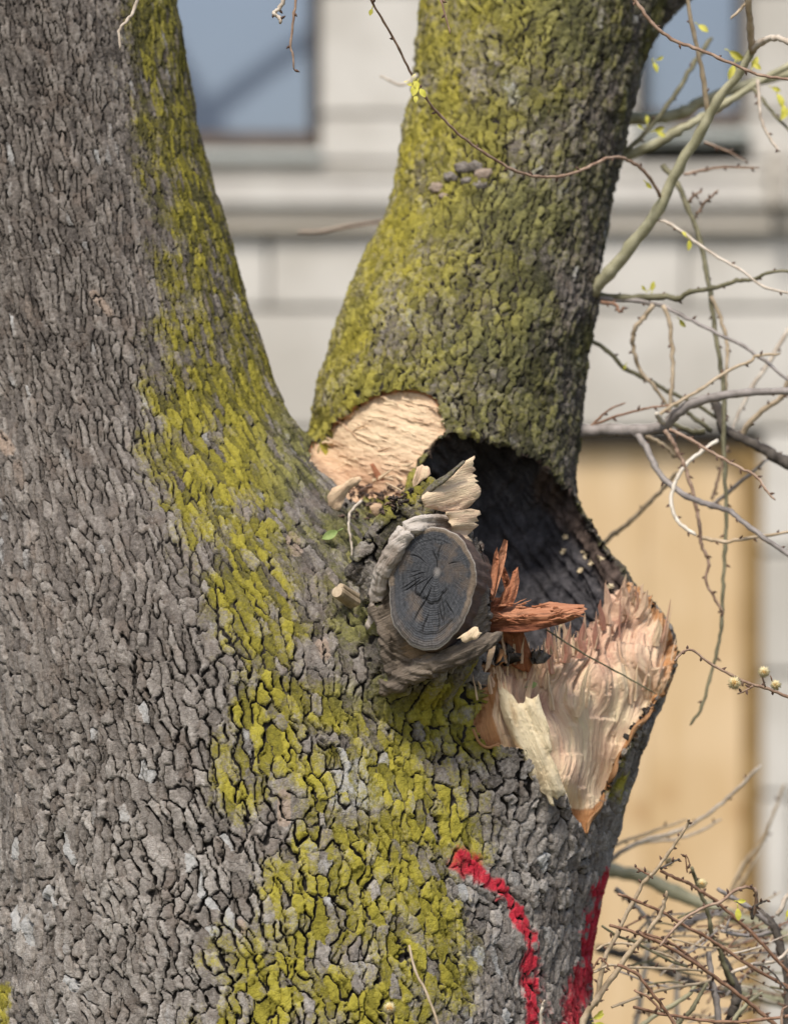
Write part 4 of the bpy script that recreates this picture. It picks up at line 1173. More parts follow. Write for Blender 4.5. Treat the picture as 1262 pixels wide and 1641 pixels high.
# knobbly scar on the upright stem
for i, (x, y, r) in enumerate([(700, 302, 13), (722, 285, 13), (742, 270, 15), (762, 268, 14), (775, 280, 15), (770, 298, 12), (710, 315, 8), (748, 290, 10)]):
    bm = bmesh.new(); bmesh.ops.create_icosphere(bm, subdivisions=3, radius=1.0)
    c = P(x, y, surf(x, y) + .007)
    vv = np.array([tuple(q.co) for q in bm.verts], np.float32)
    k = 1 + 0.30 * fbm(vv * 1.9 + i * 7, 3, 160)
    vv = vv * (k + 0.30 * fbm(vv * 5 + i, 2, 161))[:, None] * r / 1000 * np.array((1.0, .8, .75)) + np.array(c)
    ff = [[q.index for q in f.verts] for f in bm.faces]; bm.free()
    at = {a: np.full(len(vv), z_) for a, z_ in dict(plate=.6, prof=.75, lichen=.15, pale=.3, paint=0, olive=1, tan=(.95 if i in (0, 4, 6) else .55)).items()}
    mesh_py('bark_knob', vv, ff, BARK, tree, True, at)
# dark litter caught in the fork
lit = Blades()
for i in range(90):
    x, y = random.uniform(548, 665), random.uniform(776, 832)
    if y > 835 - (x - 548) * .45 + 20: continue
    a = random.uniform(0, 6.28); L = random.uniform(5, 16)
    y0 = surf(x, y, 4) - .004
    lit.add(P(x, y, y0), P(x + L * math.cos(a), y + .5 * L * math.sin(a), y0 - random.uniform(0, .006)), random.uniform(.003, .008), random.uniform(.002, .005), random.random())
LITM = mat_wood('bark_litter', (0.19, 0.12, 0.085), (0.075, 0.05, 0.038), (0.02, 0.015, 0.012))
tag(lit.build('bark_litter', LITM, None), 'dark crumbled bark litter lying in the fork under the torn patch', 'litter', kind='stuff')

# ------------------------------------------------------------------ branches that grow from the upright stem
def branch(pts, r0, r1, Y0, Y1, mat, buds=0, twigs=(), swell=0.0, knob=0.0):
    b = twig('branch', pts, r0, r1, Y0, Y1, TW[mat], tree, buds, knob, swell=swell)
    for (q, a, c, ya, yb_, m, bd) in twigs:
        twig('twig', q, a, c, ya, yb_, TW[m], b, bd)
    return b
b1 = branch([(938, 478), (950, 464), (975, 438), (1010, 395), (1055, 335), (1085, 270), (1120, 215), (1150, 160), (1185, 115), (1208, 76)], 12.5, 8.5, .24, .02, 'sap', swell=.55, twigs=[
    ([(1204, 82), (1218, 68), (1237, 61), (1262, 67), (1310, 90)], 7, 5.5, .02, -.1, 'pale', 0),
    ([(1205, 84), (1202, 45), (1199, 0), (1196, -80)], 7, 5.5, .02, -.1, 'tan', 0),
    ([(1134, 186), (1125, 120), (1111, 50), (1094, -30)], 5, 4, .09, .0, 'tan', 90),
    ([(1058, 314), (1040, 285), (1015, 262), (990, 252), (965, 256), (935, 271), (900, 282), (860, 283), (820, 272), (780, 248), (740, 220), (705, 185), (680, 155), (660, 120), (640, 80), (615, 35), (597, 5), (580, -40)], 3.2, 2.3, .13, -.42, 'brown', 75),
    ([(1050, 350), (1075, 360), (1110, 385), (1150, 412), (1185, 432), (1225, 460), (1290, 474)], 3.2, 2.6, .15, .05, 'pale', 80)])
branch([(985, 252), (1010, 247), (1045, 232), (1085, 210), (1125, 188), (1165, 164), (1200, 141), (1262, 106), (1320, 85)], 9.5, 6, .42, .35, 'sap', swell=.3, twigs=[
    ([(1205, 140), (1225, 165), (1245, 190), (1275, 220)], 3.5, 3, .36, .3, 'olive', 40)])
branch([(990, 186), (1030, 190), (1065, 188), (1095, 178), (1130, 160), (1180, 140), (1262, 118), (1320, 108)], 12, 9, .62, .6, 'sap', swell=.2)
branch([(1000, 242), (1040, 205), (1085, 145), (1112, 100), (1140, 60)], 4, 5, .40, .45, 'olive', 40)
branch([(945, 470), (958, 473), (1000, 477), (1060, 475), (1085, 478), (1105, 468), (1140, 462), (1180, 450), (1210, 447), (1230, 437), (1290, 434)], 6.5, 3, .24, .10, 'olive', 26, twigs=[
    ([(960, 478), (1020, 482), (1060, 490), (1090, 505), (1140, 530), (1190, 555), (1225, 580), (1290, 630)], 4, 3.2, .22, .1, 'grey', 80),
    ([(1047, 488), (1030, 510), (1017, 525), (1013, 545), (1018, 575), (1030, 600), (1050, 622), (1070, 655)], 4.6, 3.4, .19, .25, 'tan', 40),
    ([(1062, 490), (1073, 520), (1076, 560), (1077, 610), (1073, 640), (1074, 690)], 4.2, 3.6, .18, .2, 'tan', 90),
    ([(962, 484), (985, 488), (992, 500), (1000, 492)], 3.5, 2.5, .2, .18, 'red', 12)])
branch([(1060, 264), (1085, 295), (1100, 330), (1120, 380), (1130, 430), (1137, 470), (1145, 530), (1155, 590), (1160, 650), (1159, 700), (1161, 760), (1163, 820), (1161, 880), (1158, 940), (1155, 1000), (1148, 1045), (1136, 1090), (1124, 1132), (1105, 1162)], 5, 3.2, .34, .12, 'olive', 55, twigs=[
    ([(1138, 475), (1150, 500), (1160, 530), (1165, 560), (1163, 600), (1161, 640), (1162, 664)], 3.8, 3.2, .27, .25, 'tan', 60),
    ([(1115, 345), (1128, 325), (1150, 305)], 2.6, 2, .33, .3, 'brown', 10), ([(1102, 325), (1112, 312), (1124, 308)], 2.6, 2, .33, .3, 'brown', 9)])
branch([(930, 535), (945, 545), (970, 560), (1000, 590), (1040, 610), (1075, 630), (1110, 645), (1150, 672)], 4.2, 4, .26, .3, 'olive', 45)
branch([(905, 694), (935, 691), (975, 689), (1020, 690), (1058, 684), (1080, 666), (1110, 646), (1150, 635), (1200, 629), (1262, 627), (1320, 630)], 13, 6.5, .22, .05, 'grey', 120, swell=.3, twigs=[
    ([(980, 684), (1010, 690), (1030, 710), (1048, 745), (1065, 770), (1100, 795), (1140, 810), (1170, 820), (1200, 845), (1262, 888), (1320, 930)], 6.5, 5, .20, -.05, 'grey', 70),
    ([(945, 682), (990, 666), (1030, 656), (1075, 648)], 2.4, 2, .2, .15, 'red', 40), ([(945, 684), (962, 668), (978, 655), (1002, 645)], 2.4, 1.8, .2, .18, 'red', 40),
    ([(1064, 680), (1058, 672), (1050, 662)], 6, 5.5, .15, .1, 'white', 0),
    ([(1034, 700), (1055, 708), (1072, 722), (1080, 735)], 4, 3.5, .2, .22, 'tan', 30)])
branch([(1140, 640), (1152, 662), (1160, 688), (1182, 700), (1210, 712), (1235, 728), (1262, 742), (1320, 770)], 8, 12.5, .30, .2, 'dark', 18, knob=.15, twigs=[
    ([(1185, 702), (1200, 678), (1225, 655), (1250, 638), (1262, 610), (1285, 570)], 5.5, 4.5, .27, .2, 'tan', 40),
    ([(1130, 690), (1110, 692), (1085, 682), (1060, 672)], 5, 4, .3, .3, 'olive', 25), ([(1140, 690), (1115, 672), (1090, 655), (1070, 645)], 4.5, 3, .32, .34, 'olive', 25)])
branch([(1050, 668), (1085, 645), (1120, 625), (1165, 595), (1200, 580), (1212, 570), (1250, 567)], 3.4, 2.8, .12, .1, 'tan', 30)
branch([(1285, 500), (1262, 530), (1235, 575), (1205, 620), (1180, 670), (1170, 700)], 4.5, 3.5, .45, .4, 'pale', 60)
branch([(1148, 706), (1125, 722), (1098, 744), (1086, 762), (1078, 780), (1074, 808), (1082, 830), (1096, 846), (1114, 858)], 3.6, 4, .12, .05, 'white', 28)
branch([(965, 872), (985, 855), (1010, 835), (1040, 805), (1065, 780), (1083, 757)], 4.6, 4, .5, .4, 'tan', 50)
branch([(1064, 690), (1075, 705), (1085, 725), (1095, 745), (1105, 775), (1114, 810), (1120, 840), (1122, 870), (1131, 890), (1135, 906), (1130, 930), (1146, 962), (1158, 982)], 4, 2.8, .1, .1, 'brown', 30)
branch([(1072, 688), (1105, 705), (1140, 725), (1185, 750), (1212, 764), (1226, 784), (1240, 802)], 3.4, 2.2, .0, -.08, 'brown', 18)
branch([(1125, 862), (1160, 868), (1200, 862), (1235, 857), (1290, 846)], 3.6, 2.8, .05, .0, 'tan', 26)
branch([(1135, 814), (1165, 790), (1200, 760), (1230, 736)], 3.8, 3.4, .35, .3, 'grey', 40)
branch([(1140, 800), (1148, 775), (1158, 740), (1165, 715)], 3, 2.5, .4, .4, 'brown', 30)
branch([(1095, 280), (1130, 272), (1160, 268), (1215, 269)], 2.6, 2, .35, .35, 'brown', 24)
branch([(1128, 228), (1160, 240), (1195, 258)], 2.4, 1.8, .45, .45, 'brown', 30)
branch([(1213, 128), (1216, 165), (1220, 195), (1235, 225), (1248, 242)], 3.6, 2.8, .2, .15, 'pale', 50)
for x, y, L, a, Y in [(1118, 40, 20, -.6, .2), (1046, 100, 18, -1.2, .3), (1052, 96, 12, .5, .3), (1168, 82, 26, -.5, .15), (1175, 104, 26, -1.9, .15), (1186, 96, 22, .4, .15), (1204, 108, 20, 1.1, .12), (1205, 100, 18, -.7, .12), (1244, 150, 26, -1.2, .3),
                      (1255, 168, 22, -1.5, .3), (1236, 140, 16, -.4, .3), (1262, 175, 22, -2.2, .3), (1047, 210, 18, .3, .36), (1036, 198, 14, 1.6, .36), (1052, 212, 16, -.5, .36), (1028, 206, 10, 2.5, .36), (1104, 384, 18, -1.7, .12), (1100, 380, 12, 2.3, .12),
                      (1088, 512, 16, -.9, .18), (1044, 466, 16, 1.4, .2), (1040, 464, 12, .6, .2), (1034, 466, 11, 2.2, .2), (1034, 292, 14, -.8, .1), (1002, 584, 10, -2, .25)]:
    leaf('leaf', x, y, Y, L, a, LEAF, b1, rot=random.uniform(-.6, .6))
for x, y, L, a in [(664, 128, 16, -1.3), (668, 134, 20, -1.9), (660, 138, 14, 2.6), (672, 142, 16, -1.0), (662, 130, 12, 1.3), (666, 152, 12, -1.6), (596, 14, 11, -1.9)]:
    leaf('leaf', x, y, -.38, L, a, LEAF, b1, rot=random.uniform(-.8, .8), wid=.6)

# ------------------------------------------------------------------ twigs hanging into the picture from above
def hang(pts, r0, r1, Y, mat, label, buds=40):
    return tag(twig('hanging_twig', pts, r0, r1, Y, Y, TW[mat], None, buds), label, 'twig', 'twigs hanging in from above')
hang([(236, -60), (226, -20), (217, 12), (205, 32), (191, 50), (193, 80)], 3.6, 2.8, -.40, 'pale', 'pale bent twig hanging in front of the left stem at the top edge', 0)
h2 = hang([(470, -50), (458, -12), (449, 12), (438, 21), (447, 28), (451, 39)], 4.4, 3.6, -.35, 'pale', 'short knobbed pale twig hanging before the large window', 14)
hang([(480, -50), (475, -10), (472, 20), (465, 68), (469, 88), (471, 112)], 2.8, 1.8, -.35, 'brown', 'thin brown twig hanging before the large window beside a paler one', 45)
hang([(690, -50), (704, -5), (713, 24), (721, 54)], 2.4, 1.6, -.3, 'brown', 'short dark twig hanging before the top of the mossy right stem', 30)
hang([(985, -40), (1012, -5), (1025, 12), (1045, 38), (1075, 62), (1110, 76), (1150, 92), (1195, 112), (1218, 121), (1262, 127), (1310, 134)], 3.8, 2.8, -.25, 'brown', 'long reddish twig crossing the green shoot at the top right', 60)
hang([(1225, -40), (1200, -2), (1184, 16), (1170, 30)], 3.2, 2.6, -.05, 'tan', 'short straight twig end beside the narrow window at the top right', 0)
hang([(655, 350), (610, 356), (560, 362), (520, 370), (476, 373)], 2.4, 2.6, 1.4, 'brown', 'blurred thin twig in front of the stone band between the two stems', 0)
hang([(668, 120), (645, 136), (622, 128), (608, 120)], 3.2, 2.4, -1.1, 'pale', 'blurred pale twig end beside the yellow bud left of the right stem', 0)

# ------------------------------------------------------------------ the shrub at the lower right and the catkin twig
def catkin(x, y, Y, R, parent):
    c = P(x, y, Y); v, f, mi = [], [], []
    bm = bmesh.new(); bmesh.ops.create_icosphere(bm, subdivisions=2, radius=R * .50 / 1000)
    v += [c + q.co for q in bm.verts]; f += [[q.index for q in t.verts] for t in bm.faces]; bm.free(); mi += [1] * len(f)
    for i in range(300):
        z = random.uniform(-1, 1); a = random.uniform(0, 6.283); r = math.sqrt(1 - z * z)
        d = Vector((r * math.cos(a), r * math.sin(a), z)); L = R / 1000 * random.uniform(.75, 1.05)
        s = d.cross(Vector((.3, .5, .8))).normalized() * .0009; u = d.cross(s).normalized() * .0009
        b = len(v); v += [c + d * L * .3 + s, c + d * L * .3 - s, c + d * L * .3 + u, c + d * L]
        f += [[b, b + 1, b + 3], [b + 1, b + 2, b + 3], [b + 2, b, b + 3]]; mi += [0] * 3
    o = mesh_py('catkin', v, f, CATM, parent, True); o.data.materials.append(CATB); o.data.polygons.foreach_set('material_index', mi)
CATM = mat_plain('catkin_hair', (0.62, 0.50, 0.24), (0.74, 0.66, 0.42), 200); CATB = mat_plain('catkin_core', (0.34, 0.16, 0.03), (0.50, 0.28, 0.07), 200)
ct = twig('catkin_twig', [(1080, 1059), (1088, 1050), (1096, 1043), (1111, 1043), (1135, 1062), (1170, 1081), (1200, 1096), (1225, 1102), (1262, 1117), (1330, 1140)], 1.8, 3.6, -.36, -.30, TW['brown'], None, 24)
tag(ct, 'budded twig with fuzzy yellow catkins reaching in from the right edge', 'twig')
twig('twig', [(1205, 1099), (1195, 1106), (1180, 1112)], 2.2, 1.6, -.34, -.34, TW['brown'], ct, 10)
twig('twig', [(1225, 1101), (1222, 1090), (1221, 1080)], 1.8, 1.4, -.33, -.34, TW['brown'], ct); twig('twig', [(1240, 1104), (1238, 1094), (1233, 1082)], 1.8, 1.4, -.33, -.34, TW['brown'], ct)
for x, y, R in [(1176, 1095, 13), (1223, 1077, 11), (1242, 1098, 10)]: catkin(x, y, -.345, R, ct)

cb = twig('catkin_twig', [(606, 1700), (616, 1660), (622, 1632), (624, 1618)], 2.2, 1.6, -.56, -.57, TW['tan'], None, 20)
tag(cb, 'single fuzzy catkin on a thin stalk in front of the lowest lichen', 'twig')
catkin(624, 1616, -.572, 12, cb)
tag(twig('twig', [(872, 1700), (868, 1660), (866, 1632), (868, 1612), (872, 1604)], 4.2, 2.6, -.40, -.42, TW['pale'], None, 20), 'short pale twig tip in front of the red paint at the bottom edge', 'twig')
shrub = tag(empty('shrub', (0.55, 0.25, 0)), 'tangled bare budding shrub beside the trunk at the lower right', 'shrub')
SHOFF = Vector((0.55, 0.25, 0))
def stem(pts, r0, r1, Y0, Y1, mat, buds=26, knob=0.0):
    o = twig('stem', pts, r0, r1, Y0, Y1, TW[mat], shrub, buds, knob)
    o.location = -SHOFF
    return o
S = stem
S([(925, 1690), (935, 1634), (956, 1600), (983, 1563), (1006, 1529), (1030, 1501), (1056, 1468), (1064, 1445), (1069, 1428)], 6.5, 3.2, -.2, -.25, 'tan', 40)
S([(954, 1612), (960, 1575), (969, 1534), (988, 1497), (1009, 1453), (1035, 1410), (1048, 1397), (1069, 1368), (1088, 1342), (1101, 1321), (1103, 1312)], 4.6, 2.6, -.15, -.25, 'tan', 22)
S([(1057, 1392), (1080, 1380), (1088, 1376)], 2.4, 1.8, -.25, -.25, 'dark', 9); S([(1040, 1402), (1028, 1396), (1018, 1390)], 2.2, 1.6, -.25, -.25, 'red', 9)
S([(1057, 1396), (1085, 1408), (1100, 1414), (1125, 1430), (1148, 1445), (1177, 1471), (1209, 1500), (1240, 1534), (1262, 1558), (1310, 1610)], 2.8, 4, -.2, -.1, 'red', 20)
S([(990, 1433), (1022, 1445), (1061, 1462), (1088, 1479), (1122, 1497), (1156, 1518), (1204, 1550), (1262, 1582), (1320, 1612)], 2.6, 4, -.25, -.1, 'red', 20)
S([(977, 1483), (1017, 1495), (1054, 1510), (1093, 1531), (1130, 1555), (1148, 1568), (1193, 1602), (1232, 1634), (1270, 1670)], 2.8, 4.6, -.3, -.15, 'red', 18)
S([(1010, 1492), (1045, 1500), (1075, 1512), (1100, 1530), (1125, 1550)], 2.6, 3.4, -.28, -.2, 'red', 14)
S([(964, 1484), (990, 1500), (1022, 1513), (1067, 1537), (1101, 1550)], 2.2, 2.8, -.2, -.1, 'olive', 24)
S([(955, 1522), (975, 1512), (1014, 1514), (1067, 1531), (1101, 1548)], 2.2, 2.8, -.15, -.1, 'tan', 24)
S([(951, 1558), (975, 1547), (1004, 1550), (1048, 1552), (1098, 1553), (1130, 1556)], 2.4, 3, -.25, -.1, 'tan', 30)
S([(950, 1552), (960, 1535), (967, 1540), (975, 1548)], 1.8, 1.6, -.25, -.25, 'red', 14)
S([(988, 1546), (1019, 1560), (1040, 1587), (1061, 1613), (1080, 1641), (1100, 1670)], 3, 3.6, -.35, -.3, 'red', 20)
S([(980, 1614), (1017, 1600), (1056, 1587), (1093, 1580), (1130, 1574), (1140, 1566)], 2.4, 3.6, -.2, -.05, 'tan', 30)
S([(1010, 1660), (1030, 1641), (1067, 1616), (1098, 1597), (1114, 1581), (1132, 1574)], 5, 3.6, -.05, .0, 'sap', 40)
S([(1075, 1660), (1088, 1637), (1109, 1616), (1122, 1592), (1133, 1575)], 4.6, 4, -.15, -.1, 'olive', 22)
S([(1014, 1613), (1056, 1624), (1098, 1631), (1156, 1638), (1219, 1634), (1262, 1629), (1310, 1625)], 2.8, 3.6, -.3, -.2, 'red', 26)
S([(1016, 1587), (1040, 1600), (1060, 1622)], 2.2, 2.6, -.3, -.3, 'red', 12)
S([(1056, 1516), (1088, 1479), (1119, 1458), (1154, 1445), (1175, 1428), (1193, 1422), (1209, 1426), (1211, 1446), (1205, 1470)], 2.4, 4, -.3, -.2, 'brown', 22)
S([(1205, 1472), (1206, 1455), (1212, 1450), (1228, 1442)], 3.6, 2.4, -.2, -.22, 'dark', 8)
S([(1107, 1390), (1112, 1405), (1119, 1426), (1130, 1450), (1138, 1484), (1140, 1505), (1151, 1518), (1161, 1550), (1175, 1579)], 3, 6, -.1, .0, 'olive', 16)
S([(1100, 1398), (1098, 1370), (1105, 1385)], 1.4, 1.2, -.2, -.2, 'red', 14)
S([(1155, 1530), (1165, 1556), (1178, 1582), (1179, 1604), (1175, 1622), (1168, 1660)], 6, 16, .0, .02, 'dark', 12, .25)
S([(1215, 1460), (1232, 1476), (1242, 1492), (1250, 1520), (1258, 1555), (1260, 1600), (1255, 1670)], 9, 6, .0, .0, 'dark', 14, .2)
S([(1156, 1492), (1180, 1497), (1209, 1499), (1235, 1494)], 3.4, 5, -.05, .0, 'grey', 26); S([(1160, 1495), (1165, 1480), (1170, 1470)], 2.6, 2, -.05, -.05, 'grey', 8)
S([(1150, 1425), (1169, 1437), (1193, 1451), (1217, 1468), (1235, 1482)], 3.4, 7, -.02, .0, 'grey', 26)
S([(1135, 1526), (1138, 1568), (1146, 1600), (1150, 1641), (1150, 1690)], 5, 8, -.05, -.05, 'grey', 40)
S([(1172, 1558), (1206, 1546), (1243, 1539), (1265, 1520)], 3.4, 3.4, -.1, -.1, 'pale', 30)
S([(1245, 1467), (1256, 1445), (1275, 1410)], 4.4, 4, .0, .0, 'pale', 0)
S([(1170, 1640), (1195, 1610), (1220, 1590)], 4.4, 3.4, -.1, -.1, 'sap', 30); S([(1252, 1650), (1252, 1620), (1262, 1612)], 3, 2.4, -.25, -.25, 'brown', 16)
S([(1206, 1546), (1222, 1548), (1240, 1562), (1262, 1590)], 2, 1.8, -.2, -.2, 'dark', 20)
# out of focus, further back
S([(940, 1385), (980, 1395), (1030, 1406), (1080, 1430), (1140, 1455), (1200, 1480), (1262, 1502), (1330, 1520)], 13, 13, 1.0, .9, 'sap', 0)
S([(1165, 1585), (1200, 1592), (1262, 1604), (1330, 1610)], 15, 15, 1.1, 1.1, 'sap', 0)
S([(955, 1520), (1000, 1530), (1040, 1545), (1100, 1572), (1170, 1595)], 8, 9, 1.1, 1.1, 'dark', 0)
S([(1040, 1470), (1036, 1530), (1028, 1580), (1015, 1660)], 5.5, 6, .8, .8, 'pale', 60); S([(1086, 1515), (1084, 1560), (1085, 1660)], 5, 5.5, .8, .8, 'pale', 60)
S([(960, 1395), (985, 1372), (1030, 1348), (1090, 1330), (1140, 1300), (1180, 1265), (1217, 1226)], 4.6, 3.4, .55, .5, 'pale', 60)
S([(955, 1378), (990, 1352), (1040, 1334), (1100, 1313)], 3.6, 2.6, .6, .6, 'tan', 60); S([(1030, 1350), (1080, 1345), (1125, 1330), (1155, 1312)], 3, 2.4, .6, .6, 'pale', 60)
S([(1165, 1445), (1190, 1385), (1222, 1345), (1240, 1300), (1256, 1255)], 3.4, 2.6, .9, .9, 'tan', 50); S([(1172, 1440), (1205, 1385), (1228, 1338)], 3, 2.6, .95, .95, 'tan', 50)
S([(985, 1425), (1010, 1445), (1030, 1465), (1050, 1490)], 5, 4, .3, .3, 'pale', 20); S([(1085, 1490), (1110, 1475), (1140, 1465), (1160, 1455)], 7, 6, .35, .35, 'grey', 30)
rs = random.Random(12)
for i in range(64):
    x, y = rs.uniform(975, 1250), rs.uniform(1470, 1650); a = rs.uniform(-.9, .5); L = rs.uniform(40, 130); Y = rs.uniform(-.1, .6)
    S([(x, y), (x + L * .5 * math.cos(a) + rs.uniform(-8, 8), y + L * .5 * math.sin(a) + rs.uniform(-8, 8)), (x + L * math.cos(a), y + L * math.sin(a))], rs.uniform(1.2, 2.6), rs.uniform(1.0, 2.0), Y, Y + .05, rs.choice(['tan', 'red', 'olive', 'pale', 'grey']), 24)
for x, y, R, Y in [(1124, 1416, 10, -.12), (1071, 1382, 9, .3)]:
    n0 = len(bpy.data.objects); catkin(x, y, Y, R, shrub); bpy.data.objects['catkin.%03d' % (len([o for o in bpy.data.objects if o.name.startswith('catkin') and o.type == 'MESH' and not o.name.startswith('catkin_')]) - 1)].location = -SHOFF
for x, y, L, a in [(950, 1632, 18, .4), (953, 1640, 16, -.2), (956, 1630, 14, .9), (1180, 1444, 14, 0), (1181, 1455, 20, -1.5), (1259, 1470, 14, 1.2)]:
    leaf('leaf', x, y, -.2, L, a, LEAF, shrub).location = -SHOFF
print('twigs', round(time.time() - T0, 1))

# ------------------------------------------------------------------ the stone building behind
YB = 11.0
def mat_stone(name, c1, c2, scale=2.0, bumpd=0.01):
    t = NT(name); n = t.noise(scale, 5, 0.6); g = t.noise(scale * 14, 4, 0.65)
    oi = t.n('ShaderNodeObjectInfo').outputs['Random']
    col = t.mix(t.step(t.math('ADD', n, t.math('MULTIPLY', t.math('SUBTRACT', oi, 0.5), 0.25)), 0.35, 0.68), c1, c2)
    col = t.mix(t.math('MULTIPLY', t.step(g, 0.5, 0.75), 0.25), col, tuple(c * .7 for c in c1))
    return t.done(col, 0.9, t.bump(t.math('ADD', n, t.math('MULTIPLY', g, .4)), 0.6, bumpd))
STONE = mat_stone('pale_limestone', (0.45, 0.42, 0.37), (0.58, 0.55, 0.50)); BAND = mat_stone('limestone_band', (0.47, 0.44, 0.40), (0.55, 0.525, 0.48)); MORT = mat_stone('mortar', (0.33, 0.30, 0.26), (0.40, 0.37, 0.33))
TANB = mat_stone('tan_stone_ledge_shade', (0.44, 0.395, 0.33), (0.50, 0.455, 0.39)); SILLM = mat_stone('grey_green_sill', (0.42, 0.44, 0.41), (0.50, 0.51, 0.48))
FRAME_AND_SHADE = mat_plain('dark_frame_and_lintel_shade', (0.045, 0.042, 0.045), (0.075, 0.068, 0.066), 8, .5); RAIL = mat_plain('brown_bottom_rail', (0.085, 0.062, 0.048), (0.12, 0.09, 0.07), 8, .5)

bld = tag(empty('stone_building', (0, YB, 0)), 'pale stone building out of focus behind the tree', 'building')
def boxm(name, x0, y0, x1, y1, yf, depth, mat, parent=bld, bev=0.012):
    "a block whose face fills a rectangle of the sketch at depth yf"
    a, b = P(x0, y1, yf), P(x1, y0, yf)
    bm = bmesh.new(); bmesh.ops.create_cube(bm, size=1.0)
    bmesh.ops.scale(bm, vec=(b.x - a.x, depth, b.z - a.z), verts=bm.verts)
    if bev: bmesh.ops.bevel(bm, geom=list(bm.edges), offset=bev, segments=2, affect='EDGES')
    me = bpy.data.meshes.new(name); bm.to_mesh(me); bm.free()
    o = bpy.data.objects.new(name, me); scene.collection.objects.link(o); me.materials.append(mat); o.parent = parent
    w = Vector(((a.x + b.x) / 2, yf + depth / 2, (a.z + b.z) / 2))
    base = Vector((0, YB, 0))
    if parent is not bld and parent is not None: base = parent.matrix_basis.translation + base
    o.location = w - base
    return o
core = boxm('wall', -2600, -2400, 3600, 300, YB + 0.9, 0.5, MORT, bev=0); boxm('wall', -2600, 300, 3600, 1730, YB + 0.95, 0.4, MORT, bev=0)
# courses of dressed stone below the ledge; the opening with boards starts at x 690
JY = [374, 495, 690, 885, 1080, 1275, 1470, 1712]
joff = [430, 640, 300, 520, 380, 600, 450]
OPEN = (690, 1219)
for r in range(len(JY) - 1):
    y0, y1 = JY[r], JY[r + 1]
    xs = [joff[r] + k * 668 - 668 * 4 for k in range(9)]
    for xa, xb in zip(xs[:-1], xs[1:]):
        segs = [(xa, xb)]
        if r >= 2:
            segs = []
            if xa < OPEN[0]: segs.append((xa, min(xb, OPEN[0])))
            if xb > OPEN[1]: segs.append((max(xa, OPEN[1]), xb))
        for a, b in segs:
            if b - a > 30: boxm('stone_block', a + 2.5, y0 + 2.5, b - 2.5, y1 - 2.5, YB + random.uniform(0, .015), 0.9, STONE)
# ledge and bands under the windows
for k in range(-3, 6):
    xa, xb = k * 560 + 120, (k + 1) * 560 + 120
    boxm('ledge_stone', xa + 1, 288, xb - 1, 340, YB - 0.09, 1.0, BAND, bev=.03)
    boxm('band_stone', xa + 1, 342, xb - 1, 372, YB - 0.05, 0.9, TANB)  # tan tint puts the ledge's shadow into the band's colour
    boxm('band_stone', xa + 1, 262, xb - 1, 286, YB - 0.06, 0.9, STONE)
# piers between the windows, course by course
WINS = [(40, 512), (1021, 1197)]
for (xa, xb) in [(-900, 40), (512, 1021), (1197, 1700)]:
    for y0, y1 in [(-500, -215), (-215, -12), (-12, 184), (184, 260)]:
        boxm('stone_block', xa + 2, y0 + 2, xb - 2, y1 - 2, YB + (0.0 if y0 < 184 else -.03), 0.9, STONE)
for (xa, xb) in WINS:
    boxm('lintel_stone', xa - 60, -700, xb + 60, -504, YB, 0.9, STONE)
boxm('pilaster', 1238, 236, 1256, 330, YB - 0.22, .3, TANB)
t_ = NT('window_glass'); gn = t_.noise(1.3, 3)
t_.b.inputs['IOR'].default_value = 1.9; t_.b.inputs['Specular IOR Level'].default_value = 0.8; t_.b.inputs['Metallic'].default_value = 0.45
GLASS = t_.done(t_.mix(gn, (0.16, 0.20, 0.28), (0.21, 0.26, 0.34)), 0.03)
def window(xa, xb, yb_):
    a = P((xa + xb) / 2, yb_, YB)
    w = empty('window', (a.x, 0, a.z)); w.parent = bld
    boxm('frame', xa, -504, xa + 18, yb_ - 26, YB + .22, .12, FRAME_AND_SHADE, w); boxm('frame', xb - 18, -504, xb, yb_ - 26, YB + .22, .12, FRAME_AND_SHADE, w)
    boxm('bottom_rail', xa, yb_ - 26, xb, yb_, YB + .20, .14, RAIL, w); boxm('frame', xa + 18, -504, xb - 18, -478, YB + .22, .12, FRAME_AND_SHADE, w)
    boxm('pane', xa + 18, -478, xb - 18, yb_ - 26, YB + .30, .02, GLASS, w, 0)
    boxm('sill', xa - 8, yb_ + 1, xb + 8, yb_ + 22, YB - .10, .55, SILLM, w, .02)
window(40, 512, 238); window(1021, 1197, 205)
boxm('reveal_stone', 1197, -500, 1206, 225, YB - .02, .3, MORT)

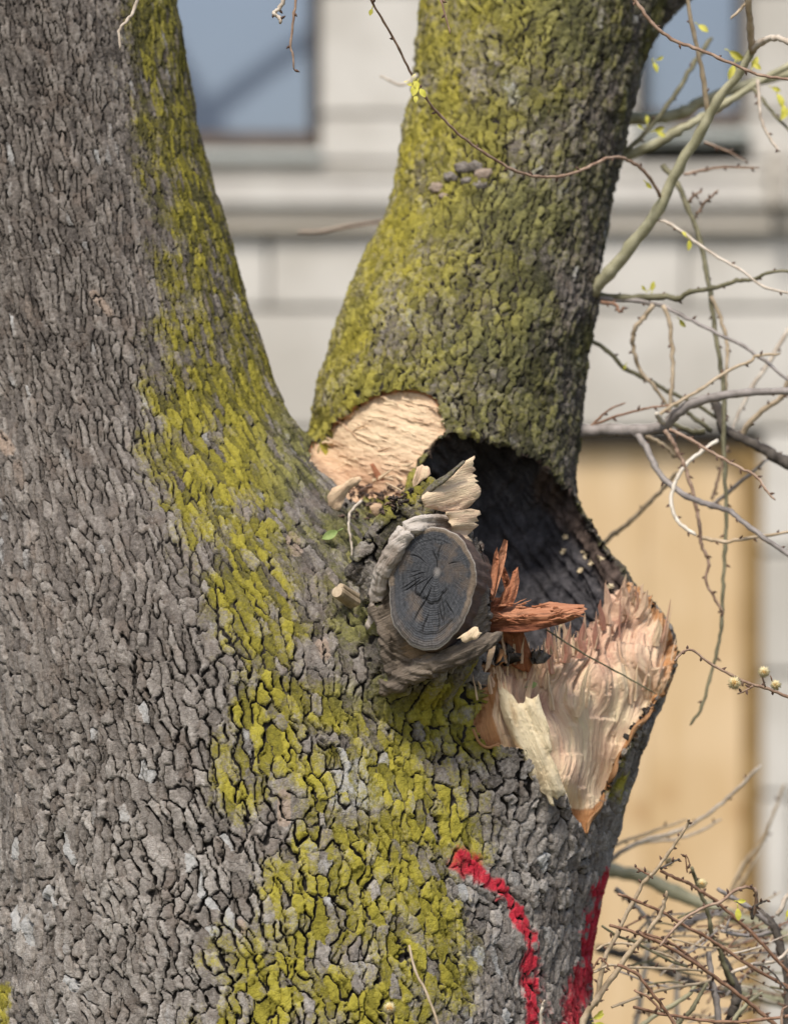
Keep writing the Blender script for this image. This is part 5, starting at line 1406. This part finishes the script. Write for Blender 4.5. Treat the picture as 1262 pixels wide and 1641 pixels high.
# boarded opening
def mat_board():
    t = NT('weathered_plywood'); n = t.noise(3.0, 4, .6, stretch=((3, 3, .35), (0, 0, 0))); g = t.noise(12, 4, .6, stretch=((4, 4, .3), (0, 0, 0)))
    k = t.voro(2.4); oi = t.n('ShaderNodeObjectInfo').outputs['Random']
    col = t.mix(t.step(n, .3, .7), (0.55, 0.39, 0.215), (0.66, 0.50, 0.315)); col = t.mix(t.math('MULTIPLY', t.step(g, .5, .75), .35), col, (0.48, 0.29, 0.11))
    col = t.mix(t.math('MULTIPLY', t.step(k, .20, .06), .75), col, (0.30, 0.14, 0.05)); col = t.mix(t.math('MULTIPLY', t.step(t.noise(1.1, 3), .42, .62), .5), col, (0.44, 0.28, 0.12)); col = t.mix(t.math('MULTIPLY', oi, .22), col, (0.60, 0.44, 0.25))
    return t.done(col, .75, t.bump(g, .3, .004))
PLY = mat_board(); SHADEW = mat_plain('jamb_shade_brown', (0.20, 0.125, 0.045), (0.30, 0.20, 0.085), 5, .8, .003)
for xa, xb in [(690, 870), (870, 1036), (1036, 1188)]:
    boxm('board', xa + .5, 712, xb - .5, 1715, YB + .13, .04, PLY, bev=.004)
boxm('board', 1188, 712, 1219, 1715, YB + .11, .05, SHADEW, bev=.004)  # dark strip with the jamb's shadow put into its colour
boxm('lintel_shadow_board', 690, 690, 1219, 712, YB + .08, .5, FRAME_AND_SHADE, bev=.004).name = 'lintel_shadow_strip'  # dark strip standing in for the shadow under the lintel
# curved dark piece coloured as shade, rounding the opening's top right corner
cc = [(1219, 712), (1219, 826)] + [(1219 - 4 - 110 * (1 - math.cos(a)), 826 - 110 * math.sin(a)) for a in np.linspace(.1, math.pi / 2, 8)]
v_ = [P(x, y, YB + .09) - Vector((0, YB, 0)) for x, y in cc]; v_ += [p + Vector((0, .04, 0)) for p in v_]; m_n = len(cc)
mesh_py('corner_shade_piece', v_, [list(range(m_n))[::-1], list(range(m_n, 2 * m_n))] + [[i, (i + 1) % m_n, (i + 1) % m_n + m_n, i + m_n] for i in range(m_n)], SHADEW, bld, False)

# ------------------------------------------------------------------ ground
t_ = NT('lawn_soil'); n_ = t_.noise(1.2, 5, .6); g_ = t_.noise(40, 4, .7)
GM = t_.done(t_.mix(t_.step(t_.math('ADD', n_, t_.math('MULTIPLY', g_, .3)), .45, .8), (0.075, 0.085, 0.03), (0.15, 0.12, 0.075)), .95, t_.bump(g_, .8, .02))
gr = mesh_py('ground', [(-90, -90, 0), (90, -90, 0), (90, 90, 0), (-90, 90, 0)], [[0, 1, 2, 3]], GM, None, False)
gr['kind'] = 'structure'
print('done', round(time.time() - T0, 1))
